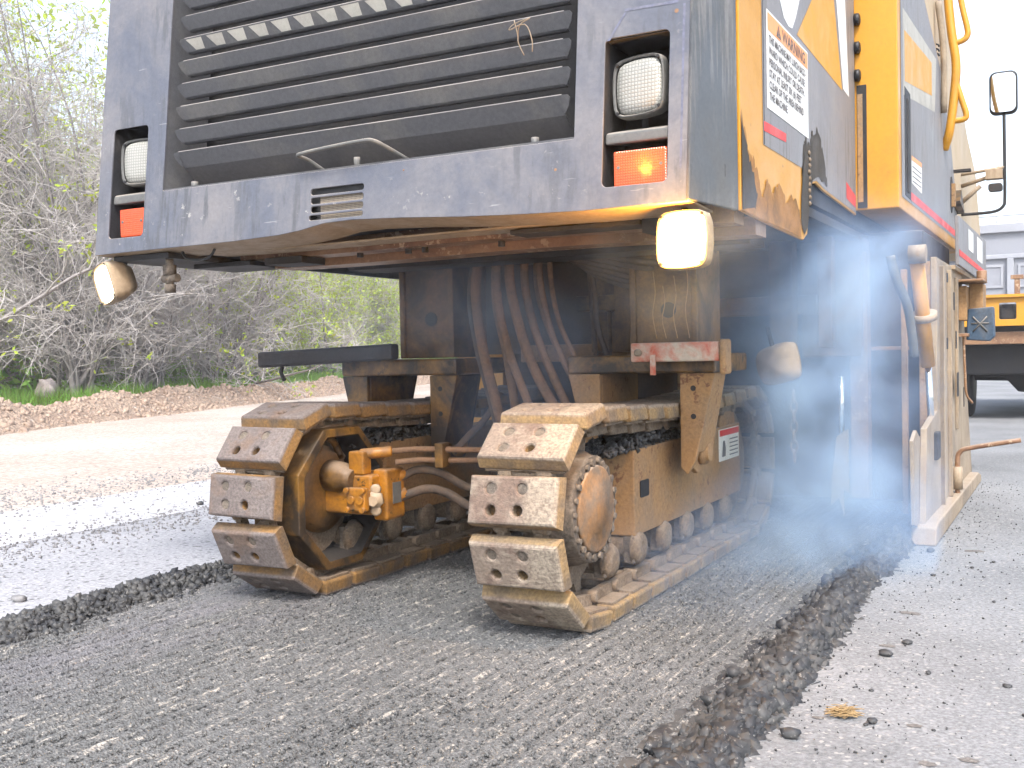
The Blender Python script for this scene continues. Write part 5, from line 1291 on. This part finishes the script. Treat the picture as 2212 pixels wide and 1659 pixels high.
# thicket behind
rg = np.random.default_rng(77); n = 3600
s_, d_ = rg.uniform(-2, 70, n), rg.uniform(9, 34, n); base = bankpt(s_, d_); pol = []
for k in range(n):
    h = rg.uniform(5, 13); lean = rg.normal(0, .22, 2)
    st = grow(rg, base[k] - [0, 0, .1], (lean[0], lean[1], 1), h, 7, .08, .02); pol.append((st, rg.uniform(.015, .05), .008))
    for j in range(5):
        i = rg.integers(1, 6); dd_ = rg.normal(0, 1, 3); dd_[2] = abs(dd_[2]) * .7; pol.append((grow(rg, st[i], dd_ / np.linalg.norm(dd_), rg.uniform(.6, 2.2), 4, .15, .02), .011, .005))
v_, f2 = strands(pol); big('thicket', v_, f2, M_twig, smooth=True, kind='stuff', label='mass of thin grey stems filling the wood behind the bushes')
n = 150000
s_, d_ = rg.uniform(-4, 80, n), rg.uniform(7, 30, n); z = rg.random(n) ** .8 * 17
keep = (vnoise(s_ * .6 + 30, z * .6 + 30, 60) * .6 + vnoise(s_ * .25 + 7, d_ * .3, 61) * .6) > .60
C_ = bankpt(s_[keep], d_[keep]); C_[:, 2] += z[keep]
v_, f2 = leaf_quads(C_ + rg.normal(0, .1, C_.shape), rg, .07, .17); big('young_foliage', v_, f2, M_leaf, kind='stuff', label='yellow green haze of young leaves in the wood')
# low green plants under the bushes, grass on the bank
n = 26000
s_, d_ = rg.uniform(2, 40, n), 1.25 + np.abs(rg.normal(0, 2.2, n)); keep = (vnoise(s_ * .9, d_ * .9 + 5, 64) > .38) | (d_ > 3)
s_, d_ = s_[keep], d_[keep]; n = len(s_)
P_ = bankpt(s_, d_); hh = rg.uniform(.12, .38, n); ln_ = rg.normal(0, .4, (n, 2)) * hh[:, None]; w_ = rg.normal(size=(n, 2)); w_ = w_ / np.linalg.norm(w_, axis=1, keepdims=True) * rg.uniform(.006, .014, (n, 1))
z0 = np.zeros((n, 1)); A = P_ - np.hstack([w_, z0 + .03]); B = P_ + np.hstack([w_, z0 - .03]); T_ = P_ + np.hstack([ln_, hh[:, None]])
V_ = np.stack([A, B, T_], 1).reshape(-1, 3); big('grass', V_, np.arange(n * 3).reshape(-1, 3), M_grass, kind='stuff', label='fresh green grass along the top of the earth bank')
n = 30000
s_, d_ = rg.uniform(0, 60, n), rg.uniform(3, 26, n); C_ = bankpt(s_, d_); C_[:, 2] += np.abs(rg.normal(0, .55, n))
v_, f2 = leaf_quads(C_, rg, .06, .14); big('undergrowth', v_, f2, M_grass, kind='stuff', label='green undergrowth on the floor of the wood')
# far tree belt closing the view
rg = np.random.default_rng(5); n = 52000
xx_ = rg.uniform(-110, -2, n); yy_ = 62 + rg.uniform(0, 22, n) + (xx_ + 2) * -.15
zz_ = rg.random(n) * (16 + 10 * vnoise(xx_ * .15 + 200, yy_ * .1, 70))
far = xx_ < -9
v_, f2 = leaf_quads(np.stack([xx_, yy_, zz_], 1)[far], rg, .3, .8); big('far_woodland', v_, f2, leaf_mat('far foliage', (0.30, 0.34, 0.16)), kind='stuff', label='far belt of trees beyond the wood')

# ------------------------------------------------------------------ low yellow trailer behind the machine
TR = empty('yellow_trailer', (-.1, 14.6, .05), label='low yellow steel framed trailer standing behind the milling machine', category='trailer')
mb = MB(); v, f = plate([(-1.45, 1.22), (1.3, 1.22), (1.3, 1.56), (-1.35, 1.60), (-1.45, 1.50)], [rr(-.83, 1.30, -.64, 1.50, .02), rr(-.35, 1.30, -.10, 1.50, .02), rr(.3, 1.3, .55, 1.5, .02)], .03, .004, lambda u, v_, w: (u, 14.0 + w, v_)); mb.add(v, f)
mb.box(-1.45, 1.3, 13.95, 14.25, 1.565, 1.60)
build('front_frame', mb, M_yellow, TR)
mb = MB(); mb.box(-.80, -.67, 14.06, 14.09, 1.32, 1.48); build('frame_opening_panel', mb, M_dark, TR)
mb = MB(); mb.box(-1.55, 1.3, 14.1, 14.3, 1.00, 1.15); build('lower_beam', mb, M_rust, TR, bevel=.01)
mb = MB(); mb.box(-1.4, 1.2, 14.4, 18.5, .62, 1.0); mb.box(-1.45, 1.25, 14.5, 19, 1.0, 1.5); build('chassis', mb, M_black, TR, bevel=.02)
mb = MB(); mb.lathe((-1.3, 15.2, .62), (1, 0, 0), [(0, .09), (.5, .1), (.62, .24), (.8, .26), (.98, .24), (1.1, .1), (2.3, .09)], 18); build('axle', mb, M_dark, TR)
for x in (-1.50, 1.05):
    tyre = build('wheel', MB().lathe((x, 15.2, .57), (1, 0, 0), [(0, .30), (.01, .48), (.05, .52), (.25, .52), (.29, .48), (.30, .30)], 32), M_black, TR)
    build('rim', MB().lathe((x - .005, 15.2, .57), (1, 0, 0), [(0, .29), (.31, .29)], 20), M_bezel, tyre)
mb = MB(); mb.box(-.66, -.60, 14.0, 14.06, 1.60, 1.82); mb.box(-.70, -.56, 13.99, 14.07, 1.78, 1.83); build('rusty_post', mb, M_rust, TR, bevel=.004)
# grey building far behind
M_conc = worn('pale grey wall', (0.30, 0.31, 0.34), dirt=(0.22, 0.225, 0.25), amt=.4, scale=.6, rough=.85, bump=.1, fine=.06, dust_lit_amt=.1)
M_concd = worn('grey wall panel', (0.24, 0.25, 0.28), dirt=(0.19, 0.19, 0.21), amt=.4, scale=.9, rough=.85, bump=.1, fine=.06, dust_lit_amt=.1)
BD = empty('grey_building', (1.5, 42, 0), label='pale grey panelled industrial building behind the trailer', category='building')
mb = MB(); mb.box(-7, 12, 40.2, 50, 0, 5.0); build('wall', mb, M_concd, BD)
mb = MB(); mb.box(-7.1, 12.1, 40.05, 40.2, 4.85, 5.15); mb.box(-7.1, 12.1, 40.08, 40.2, 3.95, 4.1); build('cornice', mb, M_conc, BD, bevel=.02)
for k in range(10):
    mb = MB(); x = -6.98 + k * 1.62; mb.box(x, x + .22, 40.02, 40.2, 0, 3.948); build('pilaster', mb, M_conc, BD, bevel=.02)
for k in range(9):
    x = -6.76 + k * 1.62; mb = MB(); v, f = plate([(x + .12, 2.95), (x + 1.28, 2.95), (x + 1.28, 3.75), (x + .12, 3.75)], [[(x + .2, 3.03), (x + 1.2, 3.03), (x + 1.2, 3.67), (x + .2, 3.67)]], .05, .005, lambda u, v_, w: (u, 40.14 + w, v_)); mb.add(v, f)
    w_o = build('window', mb, M_conc, BD); mb = MB(); mb.box(x + .2, x + 1.2, 40.17, 40.19, 3.03, 3.67); build('pane', mb, M_concd, w_o)
mb = MB()
for k in range(30): mb.tube([(-7 + k * .65, 40.3, 5.0), (-7 + k * .65, 40.3, 5.45)], .015, 5)
mb.tube([(-7, 40.3, 5.45), (12, 40.3, 5.45)], .02, 5); mb.tube([(-7, 40.3, 5.25), (12, 40.3, 5.25)], .012, 5); build('roof_railing', mb, M_conc, BD)
#MARK_SMOKE
# ------------------------------------------------------------------ smoke rising from the drum
def smoke():
    m = bpy.data.materials.new('blue smoke'); m.use_nodes = True; t = m.node_tree; t.nodes.remove(t.nodes['Principled BSDF'])
    L = t.links.new; pv = N(t, 'ShaderNodeVolumePrincipled'); L(pv.outputs[0], t.nodes['Material Output'].inputs['Volume'])
    tc = N(t, 'ShaderNodeTexCoord'); ob = tc.outputs['Object']
    wob = N(t, 'ShaderNodeTexNoise'); L(ob, wob.inputs['Vector']); wob.inputs['Scale'].default_value = 1.6; wob.inputs['Detail'].default_value = 2
    sc = N(t, 'ShaderNodeVectorMath', operation='MULTIPLY_ADD'); L(wob.outputs['Color'], sc.inputs[0]); sc.inputs[1].default_value = (.7, .7, .7)
    sub = N(t, 'ShaderNodeVectorMath', operation='ADD'); L(ob, sub.inputs[0]); sub.inputs[1].default_value = (-.35, -.35, -.35); L(sub.outputs[0], sc.inputs[2])
    tot = None
    for c, r_, a in SMOKE_PUFFS:
        d = N(t, 'ShaderNodeVectorMath', operation='SUBTRACT'); L(sc.outputs[0], d.inputs[0]); d.inputs[1].default_value = c
        q = N(t, 'ShaderNodeVectorMath', operation='DIVIDE'); L(d.outputs[0], q.inputs[0]); q.inputs[1].default_value = r_
        l = N(t, 'ShaderNodeVectorMath', operation='LENGTH'); L(q.outputs[0], l.inputs[0])
        mr_ = N(t, 'ShaderNodeMapRange', interpolation_type='SMOOTHSTEP'); L(l.outputs['Value'], mr_.inputs[0])
        for i, v_ in ((1, 0), (2, 1), (3, a), (4, 0)): mr_.inputs[i].default_value = v_
        tot = mr_.outputs[0] if tot is None else math_(t, 'ADD', tot, mr_.outputs[0])
    n1 = N(t, 'ShaderNodeTexNoise'); L(sc.outputs[0], n1.inputs['Vector']); n1.inputs['Scale'].default_value = 2.8; n1.inputs['Detail'].default_value = 4; n1.inputs['Roughness'].default_value = .55
    dens = math_(t, 'MULTIPLY', tot, ramp(t, n1.outputs[0], .38, .66))
    L(dens, pv.inputs['Density']); pv.inputs['Color'].default_value = (0.50, 0.68, 1.0, 1); pv.inputs['Anisotropy'].default_value = 0.1
    pv.inputs['Absorption Color'].default_value = (0.3, 0.45, 0.9, 1) if 'Absorption Color' in pv.inputs else pv.inputs['Color'].default_value
    m.cycles.volume_step_rate = 0.35
    mb = MB(); mb.box(-3.1, -.52, 3.0, 5.98, .02, 1.98)
    return build('smoke', mb, m, None, origin=(0, 0, 0), kind='stuff', label='blue white smoke drifting from the drum beside the side plate, plus a puff added for lamp glow')
SMOKE_PUFFS = [((-1.02, 5.1, .85), (.72, .95, 1.05), 3.2), ((-.98, 4.85, .25), (.72, 1.05, .42), 3.0), ((-1.00, 5.15, 1.40), (.60, .8, .5), 2.6),
               ((-1.3, 4.9, .75), (.6, .7, .7), .8), ((-2.2, 4.1, 1.0), (.6, .5, .65), 1.5), ((-1.08, 3.3, 1.28), (.50, .42, .38), 1.0), ((-1.2, 3.9, .2), (.8, 1.0, .3), .6), ((-2.75, 4.0, 1.2), (.6, .5, .5), .9)]  # the puff round the work lamp is added to glow like lens bloom
smoke()

# ------------------------------------------------------------------ thin spring haze over the place
M_haze = bpy.data.materials.new('haze air'); M_haze.use_nodes = True; ht = M_haze.node_tree; ht.nodes.remove(ht.nodes['Principled BSDF'])
hv = ht.nodes.new('ShaderNodeVolumePrincipled'); ht.links.new(hv.outputs[0], ht.nodes['Material Output'].inputs['Volume'])
hv.inputs['Density'].default_value = 0.0016; hv.inputs['Color'].default_value = (0.95, 0.96, 1.0, 1)
mb = MB(); mb.box(-150, 60, -45, 130, -1.2, 28.5); build('haze', mb, M_haze, None, origin=(0, 0, 0), kind='stuff', label='thin pale haze over the road and the wood')
